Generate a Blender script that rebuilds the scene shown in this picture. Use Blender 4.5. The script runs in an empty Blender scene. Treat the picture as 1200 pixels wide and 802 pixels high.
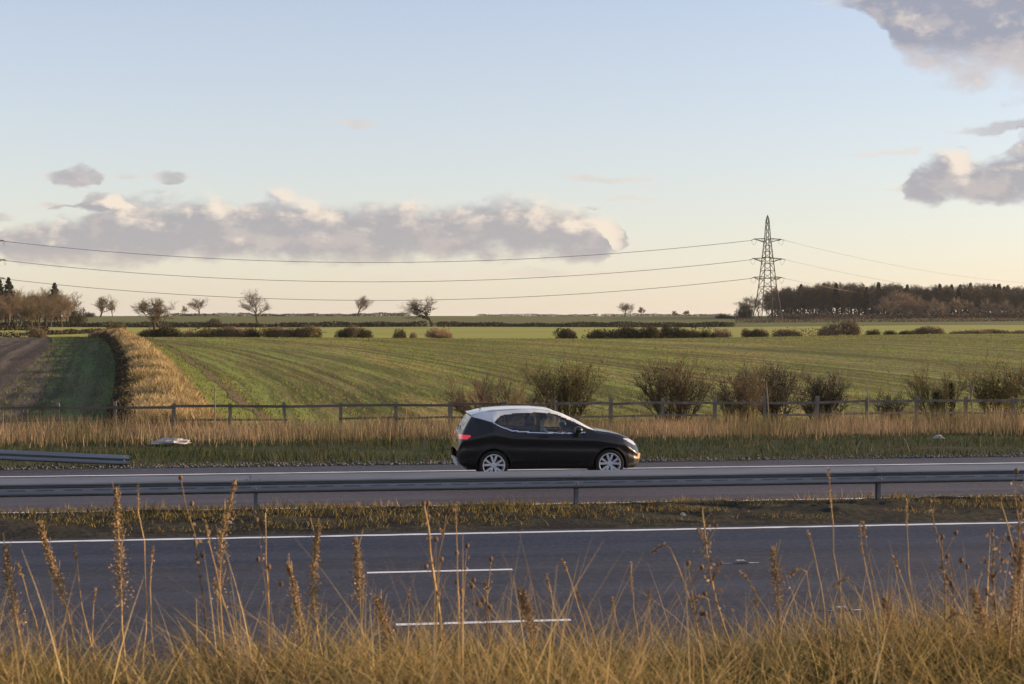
import bpy, math, random
import numpy as np
from mathutils import Vector, Matrix

# ------------------------------------------------------------------ camera
sc = bpy.context.scene
F = 1790.0            # focal length in pixels of the 1200 px wide photograph
H = 3.4               # eye height above the carriageway
YH = 380.0            # image row of the true horizon
cam_d = bpy.data.cameras.new('camera')
cam_d.sensor_width = 36.0
cam_d.lens = F / 1200.0 * 36.0
cam_d.shift_y = -(401.0 - YH) / 1200.0
cam_d.clip_start = 0.1
cam_d.clip_end = 30000.0
cam_d.dof.use_dof = True
cam_d.dof.focus_distance = 36.0
cam_d.dof.aperture_fstop = 5.6
cam = bpy.data.objects.new('camera', cam_d)
cam.location = (0, 0, H)
cam.rotation_euler = (math.radians(90), 0, 0)
sc.collection.objects.link(cam)
sc.camera = cam

# ------------------------------------------------------------------ sky, sun, exposure
SUN_AZ = math.radians(82.0)      # to the right of the view direction
SUN_EL = math.radians(9.0)
SKY = 0.15
EXPOSURE = 1.0
world = bpy.data.worlds.new('World')
sc.world = world
world.cycles.sampling_method = 'MANUAL'
world.cycles.sample_map_resolution = 1024
world.use_nodes = True
WT = world.node_tree
for n in list(WT.nodes): WT.nodes.remove(n)
sun_d = bpy.data.lights.new('sun', 'SUN')
sun_d.energy = 5.0
sun_d.angle = math.radians(0.6)
sun_d.color = (1.0, 0.73, 0.46)
sun = bpy.data.objects.new('sun', sun_d)
sv = Vector((math.sin(SUN_AZ) * math.cos(SUN_EL), math.cos(SUN_AZ) * math.cos(SUN_EL), math.sin(SUN_EL)))
sun.rotation_euler = sv.to_track_quat('Z', 'Y').to_euler()
sun.location = (40, 20, 30)
sc.collection.objects.link(sun)
sc.view_settings.view_transform = 'Standard'
sc.view_settings.look = 'None'
sc.view_settings.gamma = 1.0
sc.view_settings.use_curve_mapping = False
sc.view_settings.exposure = EXPOSURE
sc.render.engine = 'CYCLES'
sc.cycles.use_denoising = True
sc.cycles.max_bounces = 6
sc.cycles.transparent_max_bounces = 12

class NT:
    """small node-building helper"""
    def __init__(s, tree): s.t = tree; s.N = tree.nodes; s.L = tree.links
    def node(s, typ, **kw):
        n = s.N.new(typ)
        for k, v in kw.items(): setattr(n, k, v)
        return n
    def put(s, sock, v):
        if hasattr(v, 'is_output'): s.L.new(v, sock)
        else: sock.default_value = v
    def m(s, op, a, b=None, c=None, clamp=False):
        n = s.node('ShaderNodeMath', operation=op, use_clamp=clamp)
        s.put(n.inputs[0], a)
        if b is not None: s.put(n.inputs[1], b)
        if c is not None: s.put(n.inputs[2], c)
        return n.outputs[0]
    def smooth(s, v, a, b, x=0.0, y=1.0):
        n = s.node('ShaderNodeMapRange', interpolation_type='SMOOTHSTEP')
        s.put(n.inputs[0], v); s.put(n.inputs[1], a); s.put(n.inputs[2], b); s.put(n.inputs[3], x); s.put(n.inputs[4], y)
        return n.outputs[0]
    def mix(s, f, a, b, blend='MIX'):
        n = s.node('ShaderNodeMix', data_type='RGBA', blend_type=blend)
        s.put(n.inputs[0], f)
        for sk, v in ((n.inputs[6], a), (n.inputs[7], b)):
            if not hasattr(v, 'is_output') and len(v) == 3: v = (*v, 1)
            s.put(sk, v)
        return n.outputs[2]
    def xyz(s, a, b, c):
        n = s.node('ShaderNodeCombineXYZ')
        for i, v in enumerate((a, b, c)): s.put(n.inputs[i], v)
        return n.outputs[0]
    def noise(s, vec, scale, detail=4, rough=0.55, dims='3D'):
        n = s.node('ShaderNodeTexNoise', noise_dimensions=dims)
        if vec is not None: s.put(n.inputs['Vector'], vec)
        n.inputs['Scale'].default_value = scale; n.inputs['Detail'].default_value = detail
        n.inputs['Roughness'].default_value = rough
        return n.outputs[0]

def build_sky():
    # three decks of cloud; each is a centre line and a half height along the horizon (photo pixels -> sky angles)
    decks = [
        [(-60, 290, 0), (5, 288, 10), (40, 288, 24), (120, 282, 36), (200, 272, 44), (240, 270, 42), (290, 272, 38), (325, 266, 46), (360, 272, 36), (430, 274, 40), (500, 272, 36),
         (560, 270, 38), (610, 266, 42), (650, 272, 36), (700, 278, 34), (728, 280, 24), (748, 282, 0), (1400, 282, 0)],
        [(-60, 262, 0), (-20, 262, 9), (30, 262, 7), (45, 250, 0), (58, 214, 0), (72, 215, 6), (104, 214, 13), (132, 214, 8), (140, 213, 0), (148, 213, 6), (166, 212, 7), (176, 212, 0), (186, 212, 5), (218, 211, 10), (236, 210, 0),
         (380, 149, 0), (420, 149, 6), (455, 149, 0), (640, 208, 0), (690, 210, 6), (760, 212, 2.5), (778, 212, 0), (800, 212, 0), (985, 228, 0), (1030, 228, 2), (1052, 227, 12), (1085, 220, 30), (1105, 216, 32), (1135, 224, 26), (1160, 222, 30), (1185, 212, 42), (1260, 212, 46), (1400, 215, 0)],
        [(-60, 250, 0), (50, 250, 0), (72, 250, 7), (92, 247, 3), (125, 244, 12), (165, 246, 6), (180, 245, 0), (690, 234, 0), (745, 234, 5), (785, 236, 0), (930, 18, 0), (975, 17, 7), (1015, 20, 18), (1045, 34, 56), (1090, 40, 80), (1150, 46, 96), (1230, 46, 99), (1330, 40, 60), (1400, 40, 0)],
        [(-60, 325, 0), (380, 326, 0), (440, 327, 6), (560, 324, 5), (640, 322, 7), (680, 322, 3), (760, 318, 4), (800, 318, 0), (985, 186, 0), (1010, 187, 4), (1064, 185, 4), (1076, 184, 0), (1082, 166, 0), (1100, 165, 4), (1130, 164, 8), (1200, 158, 9), (1300, 158, 8), (1400, 160, 0)]]
    g = bpy.data.node_groups.new('cloud_density', 'ShaderNodeTree')
    g.interface.new_socket('U', in_out='INPUT', socket_type='NodeSocketFloat')
    g.interface.new_socket('V', in_out='INPUT', socket_type='NodeSocketFloat')
    g.interface.new_socket('Density', in_out='OUTPUT', socket_type='NodeSocketFloat')
    g.interface.new_socket('Size', in_out='OUTPUT', socket_type='NodeSocketFloat')
    g.interface.new_socket('Noise', in_out='OUTPUT', socket_type='NodeSocketFloat')
    T = NT(g)
    gi = T.node('NodeGroupInput'); go = T.node('NodeGroupOutput')
    U, V = gi.outputs[0], gi.outputs[1]          # photo pixels, as plain angles
    def curve(x, pts):
        n = T.node('ShaderNodeFloatCurve'); c = n.mapping.curves[0]
        while len(c.points) < len(pts): c.points.new(0.5, 0.5)
        for q, (px, py) in zip(c.points, pts): q.location = (px, py); q.handle_type = 'AUTO_CLAMPED'
        n.mapping.update(); T.put(n.inputs['Value'], x); return n.outputs[0]
    vec = T.xyz(T.m('MULTIPLY', U, 1 / 52.0), T.m('MULTIPLY', V, 1 / 30.0), 0.0)
    nn = T.node('ShaderNodeTexNoise', noise_dimensions='2D'); T.put(nn.inputs['Vector'], vec)
    nn.inputs['Scale'].default_value = 1.0; nn.inputs['Detail'].default_value = 5; nn.inputs['Roughness'].default_value = 0.58
    sc_ = T.node('ShaderNodeSeparateColor'); T.L.new(nn.outputs[1], sc_.inputs[0])
    n1, n2, n3 = sc_.outputs
    Uw = T.m('ADD', U, T.m('MULTIPLY', T.m('SUBTRACT', n1, 0.5), 40.0))
    Vw = T.m('ADD', V, T.m('MULTIPLY', T.m('SUBTRACT', n2, 0.5), 22.0))
    u01 = T.m('MULTIPLY', T.m('ADD', Uw, 60.0), 1 / 1460.0, clamp=True)
    best = size = None
    for deck in decks:
        cy = curve(u01, [((x + 60) / 1460.0, (y + (5 if deck is decks[0] else 0)) / 400.0) for x, y, h_ in deck])
        hh = T.m('ADD', T.m('MULTIPLY', curve(u01, [((x + 60) / 1460.0, h_ / 100.0) for x, y, h_ in deck]), 100.0), 0.05)
        q = T.m('DIVIDE', T.m('SUBTRACT', Vw, T.m('MULTIPLY', cy, 400.0)), hh)
        q = T.m('MULTIPLY', q, T.smooth(q, -0.1, 0.5, 1.0, 1.3))          # flat base, domed top
        d = T.m('MAXIMUM', T.m('SUBTRACT', 1.0, T.m('MULTIPLY', q, q)), -1.5)
        d = T.m('SUBTRACT', d, T.smooth(hh, 12.0, 3.0, 0.0, 0.30))
        sz = T.m('MULTIPLY', hh, T.smooth(d, -1.2, -0.2))
        best, size = (d, sz) if best is None else (T.m('MAXIMUM', best, d), T.m('MAXIMUM', size, sz))
    # scattered cloud round the rest of the sky
    far = T.noise(T.xyz(T.m('MULTIPLY', U, 1 / 520.0), T.m('MULTIPLY', V, 1 / 120.0), 3.0), 1.0, 2, 0.5, '2D')
    out_of = T.smooth(T.m('ABSOLUTE', T.m('SUBTRACT', U, 600.0)), 700.0, 1000.0)
    up_of = T.smooth(V, -60.0, -260.0)
    gen = T.m('SUBTRACT', T.m('MULTIPLY', T.m('SUBTRACT', far, 0.54), 5.0),
              T.m('MULTIPLY', T.m('SUBTRACT', 1.0, T.m('MAXIMUM', out_of, up_of)), 6.0))
    best = T.m('MAXIMUM', best, gen)
    dens = T.m('ADD', best, T.m('MULTIPLY', T.m('SUBTRACT', n3, 0.52), 1.9))
    T.L.new(dens, go.inputs[0]); T.L.new(size, go.inputs[1]); T.L.new(n1, go.inputs[2])

    W = NT(WT)
    tc = W.node('ShaderNodeTexCoord')
    sep = W.node('ShaderNodeSeparateXYZ'); W.L.new(tc.outputs['Generated'], sep.inputs[0])
    x, y, z = sep.outputs
    az = W.m('ARCTAN2', x, y)
    hor = W.m('SQRT', W.m('ADD', W.m('MULTIPLY', x, x), W.m('MULTIPLY', y, y)))
    el = W.m('ARCTAN2', z, hor)
    U = W.m('ADD', W.m('MULTIPLY', az, F), 600.0)
    V = W.m('SUBTRACT', YH, W.m('MULTIPLY', el, F))
    def dens(u, v):
        n = W.node('ShaderNodeGroup'); n.node_tree = g
        W.put(n.inputs[0], u); W.put(n.inputs[1], v)
        return n.outputs
    d0, size, nz = dens(U, V)
    d1 = dens(W.m('ADD', U, 20.0), W.m('SUBTRACT', V, 10.0))[0]
    alpha = W.m('MULTIPLY', W.smooth(d0, -0.40, 0.68), W.smooth(size, 2.0, 16.0, 0.45, 1.0))
    lit = W.m('MULTIPLY', W.smooth(W.m('SUBTRACT', d0, d1), 0.15, 1.05), W.smooth(size, 9.0, 34.0, 0.12, 1.0))
    thin = W.smooth(d0, 0.8, 0.0)
    sky = W.node('ShaderNodeTexSky', sky_type='NISHITA')
    sky.sun_disc = False
    sky.sun_elevation = SUN_EL; sky.sun_rotation = SUN_AZ
    sky.altitude = 60.0; sky.air_density = 1.0; sky.dust_density = 0.6; sky.ozone_density = 1.2
    k = 1.0 / SKY / 2 ** EXPOSURE
    K = lambda r, g_, b_: (r * k, g_ * k, b_ * k, 1)
    base = W.mix(1.0, sky.outputs[0], (0.80, 0.76, 0.94, 1), 'MULTIPLY')
    # thin milky veil, thicker towards the horizon
    veil = W.smooth(el, 0.42, 0.0, 0.14, 0.52)
    base = W.mix(veil, base, K(0.75, 0.735, 0.69))
    grey = W.mix(W.smooth(V, 320.0, 60.0), K(0.40, 0.38, 0.41), K(0.31, 0.315, 0.385))
    # thinner billows and the undersides let the warm light through
    grey = W.mix(W.m('MULTIPLY', W.smooth(nz, 0.48, 0.66), 0.55), grey, K(0.60, 0.52, 0.49))
    grey = W.mix(W.m('MULTIPLY', W.smooth(V, 292.0, 318.0), 0.5), grey, K(0.72, 0.60, 0.50))
    low = W.smooth(V, 60.0, 100.0); low = W.m('MULTIPLY', low, W.smooth(V, 150.0, 110.0))
    grey = W.mix(W.m('MULTIPLY', low, 0.7), grey, K(0.74, 0.66, 0.62))
    ccol = W.mix(W.m('MAXIMUM', lit, W.smooth(size, 11.0, 4.0, 0.0, 0.75)), grey, K(0.95, 0.80, 0.66))
    col = W.mix(W.m('MULTIPLY', alpha, 0.84), base, ccol)
    bg = W.node('ShaderNodeBackground'); bg.inputs[1].default_value = SKY
    W.L.new(col, bg.inputs[0])
    out = W.node('ShaderNodeOutputWorld'); W.L.new(bg.outputs[0], out.inputs[0])
build_sky()

# ------------------------------------------------------------------ helpers
C = sc.collection
TH = math.atan(F / 12400.0)           # the road runs off to the right by this angle
CT, ST = math.cos(TH), math.sin(TH)
def RW(s, t, z=0.0):                   # road coordinates (along, across) -> world
    return (CT * s - ST * t, ST * s + CT * t, z)
def PX(x, y, d):                       # photo pixel at a known depth -> world
    return ((x - 600.0) / F * d, d, H - (y - YH) / F * d)

def newmesh(name, V, Fs):
    me = bpy.data.meshes.new(name)
    V = np.asarray(V, dtype=np.float32).reshape(-1, 3)
    if isinstance(Fs, np.ndarray): Fs = [Fs]
    if len(Fs) and isinstance(Fs[0], np.ndarray):
        Fs = [f for f in Fs if len(f)]
        nl = sum(f.size for f in Fs); nf = sum(len(f) for f in Fs)
        me.vertices.add(len(V)); me.vertices.foreach_set('co', V.ravel())
        me.loops.add(nl); me.loops.foreach_set('vertex_index', np.concatenate([f.ravel() for f in Fs]).astype(np.int32))
        tot = np.concatenate([np.full(len(f), f.shape[1]) for f in Fs]).astype(np.int32)
        st = np.concatenate([[0], np.cumsum(tot)[:-1]]).astype(np.int32)
        me.polygons.add(nf); me.polygons.foreach_set('loop_start', st)
        me.update(calc_edges=True); me.validate()
    else:
        me.from_pydata([tuple(map(float, v)) for v in V], [], [tuple(map(int, f)) for f in Fs]); me.update()
    return me
def smooth(me):
    me.polygons.foreach_set('use_smooth', np.ones(len(me.polygons), dtype=bool)); me.update()
def put(name, me, mat=None, parent=None, loc=None, rot=None, scl=None, sm=False):
    if mat is not None and not me.materials: me.materials.append(mat)
    if sm: smooth(me)
    o = bpy.data.objects.new(name, me); C.objects.link(o)
    if parent is not None: o.parent = parent
    if loc is not None: o.location = loc
    if rot is not None: o.rotation_euler = rot
    if scl is not None: o.scale = scl
    return o
def obj(name, V, Fs, mat, parent=None, **kw):
    return put(name, newmesh(name, V, Fs), mat, parent, **kw)
def empty(name, loc=(0, 0, 0), rz=0.0, scl=None):
    o = bpy.data.objects.new(name, None); C.objects.link(o)
    o.location = loc; o.rotation_euler = (0, 0, rz); o.empty_display_size = 0.2
    if scl is not None: o.scale = scl
    return o
def tag(o, label=None, cat=None, group=None, kind=None):
    if label: o['label'] = label
    if cat: o['category'] = cat
    if group: o['group'] = group
    if kind: o['kind'] = kind
    return o
def copy_tree(o, parent=None):
    c = o.copy(); C.objects.link(c)
    if parent is not None: c.parent = parent
    for ch in [q for q in o.children]: copy_tree(ch, c)
    return c

class MB:
    """collects simple shapes into one mesh"""
    def __init__(s): s.V = []; s.F = []
    def add(s, V, Fs):
        n = len(s.V); s.V += [tuple(v) for v in V]; s.F += [tuple(i + n for i in f) for f in Fs]; return s
    def box(s, c, size, rot=None):
        hx, hy, hz = size[0] / 2, size[1] / 2, size[2] / 2
        P = [Vector((a * hx, b * hy, e * hz)) for a in (-1, 1) for b in (-1, 1) for e in (-1, 1)]
        if rot is not None: P = [rot @ p for p in P]
        P = [p + Vector(c) for p in P]
        return s.add(P, [(0, 1, 3, 2), (4, 6, 7, 5), (0, 4, 5, 1), (2, 3, 7, 6), (0, 2, 6, 4), (1, 5, 7, 3)])
    def bar(s, a, b, w, w2=None):                       # square bar between two points
        a, b = Vector(a), Vector(b); d = b - a
        q = d.to_track_quat('Z', 'Y').to_matrix()
        return s.box((a + b) / 2, (w, w2 or w, d.length), q)
    def tube(s, pts, rad, n=6, cap=True):
        pts = [Vector(p) for p in pts]
        if not hasattr(rad, '__len__'): rad = [rad] * len(pts)
        V = []; Fs = []
        for i, p in enumerate(pts):
            d = (pts[min(i + 1, len(pts) - 1)] - pts[max(i - 1, 0)]).normalized()
            q = d.to_track_quat('Z', 'Y').to_matrix()
            for k in range(n):
                a = 2 * math.pi * k / n
                V.append(p + q @ Vector((math.cos(a) * rad[i], math.sin(a) * rad[i], 0)))
        for i in range(len(pts) - 1):
            for k in range(n):
                Fs.append((i * n + k, i * n + (k + 1) % n, (i + 1) * n + (k + 1) % n, (i + 1) * n + k))
        if cap:
            Fs.append(tuple(range(n - 1, -1, -1))); Fs.append(tuple((len(pts) - 1) * n + k for k in range(n)))
        return s.add(V, Fs)
    def lathe(s, prof, n=32, axis='Y', c=(0, 0, 0), closed=False):   # prof: (radius, along)
        V = []; Fs = []
        for (r, h) in prof:
            for k in range(n):
                a = 2 * math.pi * k / n
                p = {'Y': (r * math.cos(a), h, r * math.sin(a)), 'Z': (r * math.cos(a), r * math.sin(a), h)}[axis]
                V.append((p[0] + c[0], p[1] + c[1], p[2] + c[2]))
        m = len(prof)
        for i in range(m if closed else m - 1):
            j = (i + 1) % m
            for k in range(n):
                Fs.append((i * n + k, i * n + (k + 1) % n, j * n + (k + 1) % n, j * n + k))
        return s.add(V, Fs)
    def ball(s, c, r, n=8, m=5):
        r = r if hasattr(r, '__len__') else (r, r, r)
        V = [(c[0], c[1], c[2] - r[2])]; Fs = []
        for i in range(1, m):
            ph = math.pi * i / m - math.pi / 2
            for k in range(n):
                a = 2 * math.pi * k / n
                V.append((c[0] + r[0] * math.cos(ph) * math.cos(a), c[1] + r[1] * math.cos(ph) * math.sin(a), c[2] + r[2] * math.sin(ph)))
        V.append((c[0], c[1], c[2] + r[2])); t = len(V) - 1
        for k in range(n): Fs.append((0, 1 + (k + 1) % n, 1 + k))
        for i in range(m - 2):
            for k in range(n):
                a = 1 + i * n + k; b = 1 + i * n + (k + 1) % n
                Fs.append((a, b, b + n, a + n))
        for k in range(n): Fs.append((t, 1 + (m - 2) * n + k, 1 + (m - 2) * n + (k + 1) % n))
        return s.add(V, Fs)
    def build(s, name, mat, parent=None, sm=False, **kw):
        return put(name, newmesh(name, s.V, s.F), mat, parent, sm=sm, **kw)

# ------------------------------------------------------------------ materials
def principled(name, col, rough=0.8, metal=0.0, spec=0.3, coat=0.0):
    m = bpy.data.materials.new(name); m.use_nodes = True
    b = m.node_tree.nodes['Principled BSDF']
    b.inputs['Base Color'].default_value = (*col, 1); b.inputs['Roughness'].default_value = rough
    b.inputs['Metallic'].default_value = metal; b.inputs['Specular IOR Level'].default_value = spec
    b.inputs['Coat Weight'].default_value = coat
    return m
def mottled(name, c1, c2, scale=4.0, rough=0.85, spec=0.2, metal=0.0, bump=0.0, bscale=None, detail=6, coords='Object', coat=0.0, stretch=None):
    m = principled(name, c1, rough, metal, spec, coat); T = NT(m.node_tree); b = T.N['Principled BSDF']
    tc = T.node('ShaderNodeTexCoord').outputs[coords]
    if stretch:
        mp = T.node('ShaderNodeMapping'); mp.inputs['Scale'].default_value = stretch; T.L.new(tc, mp.inputs[0]); tc = mp.outputs[0]
    n = T.smooth(T.noise(tc, scale, detail, 0.6), 0.32, 0.68)
    T.L.new(T.mix(n, c1, c2), b.inputs['Base Color'])
    if bump:
        bn = T.node('ShaderNodeBump'); bn.inputs['Strength'].default_value = 1.0; bn.inputs['Distance'].default_value = bump
        T.L.new(T.noise(tc, bscale or scale * 4, 5, 0.6), bn.inputs['Height']); T.L.new(bn.outputs[0], b.inputs['Normal'])
    return m
def leafy(name, cols, trans=0.35, rough=0.7, patch=0.0, pc=None):
    """blades, leaves, twigs: colour varies from piece to piece, some light shines through"""
    m = bpy.data.materials.new(name); m.use_nodes = True; T = NT(m.node_tree)
    for n in list(T.N): T.N.remove(n)
    g = T.node('ShaderNodeNewGeometry')
    r = T.node('ShaderNodeValToRGB'); e = r.color_ramp.elements
    while len(e) < len(cols): e.new(0.5)
    for i, c in enumerate(cols): e[i].position = i / max(1, len(cols) - 1); e[i].color = (*c, 1)
    T.L.new(g.outputs['Random Per Island'], r.inputs[0]); col = r.outputs[0]
    if patch:
        tc = T.node('ShaderNodeTexCoord').outputs['Object']
        col = T.mix(T.smooth(T.noise(tc, patch, 3), 0.4, 0.62), col, pc)
    d = T.node('ShaderNodeBsdfDiffuse'); T.L.new(col, d.inputs[0])
    t = T.node('ShaderNodeBsdfTranslucent'); T.L.new(col, t.inputs[0])
    mx = T.node('ShaderNodeMixShader'); mx.inputs[0].default_value = trans
    T.L.new(d.outputs[0], mx.inputs[1]); T.L.new(t.outputs[0], mx.inputs[2])
    out = T.node('ShaderNodeOutputMaterial'); T.L.new(mx.outputs[0], out.inputs[0])
    return m

M = {}
def asphalt(name, base, blue, streaks):
    m = principled(name, base, 0.75, 0, 0.22); T = NT(m.node_tree); b = T.N['Principled BSDF']
    tc = T.node('ShaderNodeTexCoord').outputs['Object']
    sp = T.node('ShaderNodeSeparateXYZ'); T.L.new(tc, sp.inputs[0]); s, t, _ = sp.outputs
    # resurfaced strip beside the median, tinted with sky reflection, long wear streaks, aggregate grain
    col = T.mix(streaks(T, t), base, blue)
    st = T.noise(T.xyz(T.m('MULTIPLY', s, 0.06), T.m('MULTIPLY', t, 0.9), 0.0), 1.0, 5, 0.65, '2D')
    col = T.mix(T.m('MULTIPLY', T.smooth(st, 0.35, 0.75), 0.22), col, tuple(c * 0.6 for c in base))
    trk = T.m('ABSOLUTE', T.m('SUBTRACT', T.m('FRACT', T.m('ADD', T.m('MULTIPLY', t, 1 / 1.83), T.m('MULTIPLY', T.noise(tc, 0.12, 2), 0.25))), 0.5))
    col = T.mix(T.m('MULTIPLY', T.smooth(trk, 0.30, 0.10), 0.38), col, tuple(c * 1.5 for c in base))
    oil = T.noise(T.xyz(T.m('MULTIPLY', s, 0.5), T.m('MULTIPLY', t, 3.0), 0.0), 1.0, 5, 0.7, '2D')
    col = T.mix(T.m('MULTIPLY', T.smooth(oil, 0.56, 0.68), 0.4), col, tuple(c * 0.55 for c in base))
    gr = T.noise(tc, 11.0, 6, 0.85)
    col = T.mix(T.m('MULTIPLY', T.smooth(gr, 0.47, 0.62), 0.65), col, tuple(min(1, c * 2.4) for c in base))
    pt = T.noise(tc, 0.35, 4, 0.6)
    col = T.mix(T.m('MULTIPLY', T.smooth(pt, 0.5, 0.7), 0.35), col, tuple(c * 1.35 for c in base))
    T.L.new(col, b.inputs['Base Color'])
    bn = T.node('ShaderNodeBump'); bn.inputs['Distance'].default_value = 0.006
    T.L.new(gr, bn.inputs['Height']); T.L.new(bn.outputs[0], b.inputs['Normal'])
    T.L.new(T.smooth(st, 0.2, 0.8, 0.62, 0.85), b.inputs['Roughness'])
    return m
M['asphalt_near'] = asphalt('asphalt_near', (0.033, 0.033, 0.042), (0.015, 0.023, 0.043),
                            lambda T, t: T.m('MULTIPLY', T.smooth(t, 21.5, 22.2), 1.0))
M['asphalt_far'] = asphalt('asphalt_far', (0.052, 0.046, 0.053), (0.034, 0.037, 0.050), lambda T, t: T.smooth(t, 33.0, 35.8))
def paint(name, thr):
    m = principled(name, (0.72, 0.72, 0.70), 0.6, 0, 0.3); T = NT(m.node_tree); b = T.N['Principled BSDF']
    tc = T.node('ShaderNodeTexCoord').outputs['Object']
    n = T.noise(tc, 9.0, 6, 0.7)
    T.L.new(T.mix(T.smooth(n, thr, thr + 0.14), (0.74, 0.74, 0.72), (0.16, 0.15, 0.15)), b.inputs['Base Color'])
    return m
M['paint'] = paint('road_paint', 0.585); M['paint_worn'] = paint('worn_road_paint', 0.5)
M['worn_black'] = mottled('old_mark', (0.03, 0.03, 0.033), (0.06, 0.056, 0.06), 12)

def grassland(name, a, b_, c=None, s1=0.15, s2=2.5, bump=0.15, bs=3.0):
    m = principled(name, a, 0.95, 0, 0.1); T = NT(m.node_tree); b = T.N['Principled BSDF']
    tc = T.node('ShaderNodeTexCoord').outputs['Object']
    col = T.mix(T.smooth(T.noise(tc, s2, 6, 0.65), 0.35, 0.65), a, b_)
    if c: col = T.mix(T.m('MULTIPLY', T.smooth(T.noise(tc, s1, 5, 0.6), 0.45, 0.62), 0.7), col, c)
    T.L.new(col, b.inputs['Base Color'])
    bn = T.node('ShaderNodeBump'); bn.inputs['Distance'].default_value = bump
    T.L.new(T.noise(tc, bs, 6, 0.7), bn.inputs['Height']); T.L.new(bn.outputs[0], b.inputs['Normal'])
    return m
M['ground'] = grassland('ground_turf', (0.07, 0.085, 0.03), (0.09, 0.09, 0.04), (0.11, 0.09, 0.045), 0.02, 0.3)
M['bank_soil'] = grassland('bank_soil', (0.03, 0.03, 0.014), (0.07, 0.055, 0.028), (0.025, 0.022, 0.014), 0.8, 9.0, 0.04, 12)  # soil darkened to paint in deep shadow between the grass clumps
M['median_soil'] = grassland('median_soil', (0.03, 0.03, 0.024), (0.065, 0.058, 0.038), (0.025, 0.024, 0.024), 0.9, 8.0, 0.05, 9)
M['verge_soil'] = grassland('verge_turf', (0.035, 0.05, 0.02), (0.06, 0.065, 0.03), (0.07, 0.06, 0.035), 0.3, 5.0, 0.08, 7)
M['pasture'] = grassland('pasture', (0.31, 0.30, 0.06), (0.34, 0.31, 0.08), (0.26, 0.26, 0.055), 0.012, 0.4, 0.05, 1.0)
M['far_field'] = grassland('far_field', (0.13, 0.14, 0.04), (0.15, 0.145, 0.045), (0.17, 0.135, 0.055), 0.008, 0.2, 0.05, 1.0)
M['gold_bank'] = grassland('gold_bank', (0.30, 0.20, 0.08), (0.20, 0.14, 0.06), (0.09, 0.09, 0.035), 0.35, 2.5, 0.25, 2.2)

ROWA = math.atan2(-300.0, F)
ROWC = 0.0012                            # and bend over the rise            # crop rows run this way
def crops(name, soil, green, pale, period, fill=0.5, tram=12.0, rowc=0.0, rowa=math.atan2(-470.0, F)):
    m = principled(name, soil, 0.95, 0, 0.1); T = NT(m.node_tree); b = T.N['Principled BSDF']
    tc = T.node('ShaderNodeTexCoord').outputs['Object']
    mp = T.node('ShaderNodeMapping'); mp.inputs['Rotation'].default_value = (0, 0, rowa); T.L.new(tc, mp.inputs[0])
    sp = T.node('ShaderNodeSeparateXYZ'); T.L.new(mp.outputs[0], sp.inputs[0]); px, py, _ = sp.outputs
    wob = T.m('MULTIPLY', T.m('SUBTRACT', T.noise(tc, 0.05, 3), 0.5), 1.4)
    bend = T.m('MAXIMUM', T.m('SUBTRACT', py, 60.0), 0.0)
    px = T.m('ADD', px, T.m('MULTIPLY', T.m('MULTIPLY', bend, bend), rowc))
    q = T.m('ADD', px, wob)
    big = T.noise(T.xyz(T.m('MULTIPLY', px, 0.16), T.m('MULTIPLY', py, 0.028), 0.0), 1.0, 5, 0.6, '2D')
    fine = T.noise(T.xyz(T.m('MULTIPLY', q, 1.0 / period), T.m('MULTIPLY', py, 0.11), 0.0), 1.0, 4, 0.7, '2D')
    spk = T.noise(tc, 3.2, 4, 0.7)
    gmask = T.m('ADD', T.m('MULTIPLY', fine, 0.65), T.m('ADD', T.m('MULTIPLY', spk, 0.5), T.m('MULTIPLY', big, 0.55)))
    col = T.mix(T.smooth(gmask, 0.98 - fill * 0.3, 1.10 - fill * 0.3), soil, green)
    band = T.noise(T.xyz(T.m('MULTIPLY', q, 0.42), T.m('MULTIPLY', py, 0.02), 5.0), 1.0, 4, 0.7, '2D')
    col = T.mix(T.m('MULTIPLY', T.smooth(band, 0.51, 0.62), 0.78), col, tuple(c * 0.45 for c in green))
    col = T.mix(T.m('MULTIPLY', T.smooth(band, 0.50, 0.36), 0.6), col, tuple(c * 1.5 for c in green))
    col = T.mix(T.m('MULTIPLY', T.smooth(big, 0.52, 0.66), 0.75), col, pale)
    fur = T.m('SINE', T.m('ADD', T.m('MULTIPLY', q, 6.283 / 1.3), T.m('MULTIPLY', T.m('SUBTRACT', fine, 0.5), 5.0)))
    col = T.mix(T.m('MULTIPLY', T.smooth(fur, 0.1, 0.8), T.smooth(spk, 0.62, 0.42, 0.0, 0.8)), col, tuple(c * 0.4 for c in soil))
    col = T.mix(T.m('MULTIPLY', T.smooth(T.noise(tc, 5.5, 4, 0.75), 0.58, 0.68), 0.45), col, tuple(min(1, c * 1.9) for c in green))
    tr = T.m('ABSOLUTE', T.m('SUBTRACT', T.m('FRACT', T.m('MULTIPLY', q, 1.0 / tram)), 0.5))
    trk = T.m('MULTIPLY', T.smooth(T.m('ABSOLUTE', T.m('SUBTRACT', tr, 0.07)), 0.045, 0.012), T.smooth(spk, 0.3, 0.55))
    col = T.mix(T.m('MULTIPLY', trk, 0.85), col, tuple(c * 0.34 for c in soil))
    T.L.new(col, b.inputs['Base Color'])
    bn = T.node('ShaderNodeBump'); bn.inputs['Distance'].default_value = 0.07
    T.L.new(T.m('ADD', fine, T.m('MULTIPLY', spk, 0.5)), bn.inputs['Height']); T.L.new(bn.outputs[0], b.inputs['Normal'])
    return m
M['crop'] = crops('crop_rows', (0.20, 0.155, 0.06), (0.175, 0.22, 0.04), (0.36, 0.25, 0.085), 0.62, 0.5, 12.0, ROWC, ROWA)
M['plough'] = crops('bare_drilled_soil', (0.12, 0.085, 0.06), (0.085, 0.075, 0.05), (0.15, 0.105, 0.07), 0.7, 0.4, 16)
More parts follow.
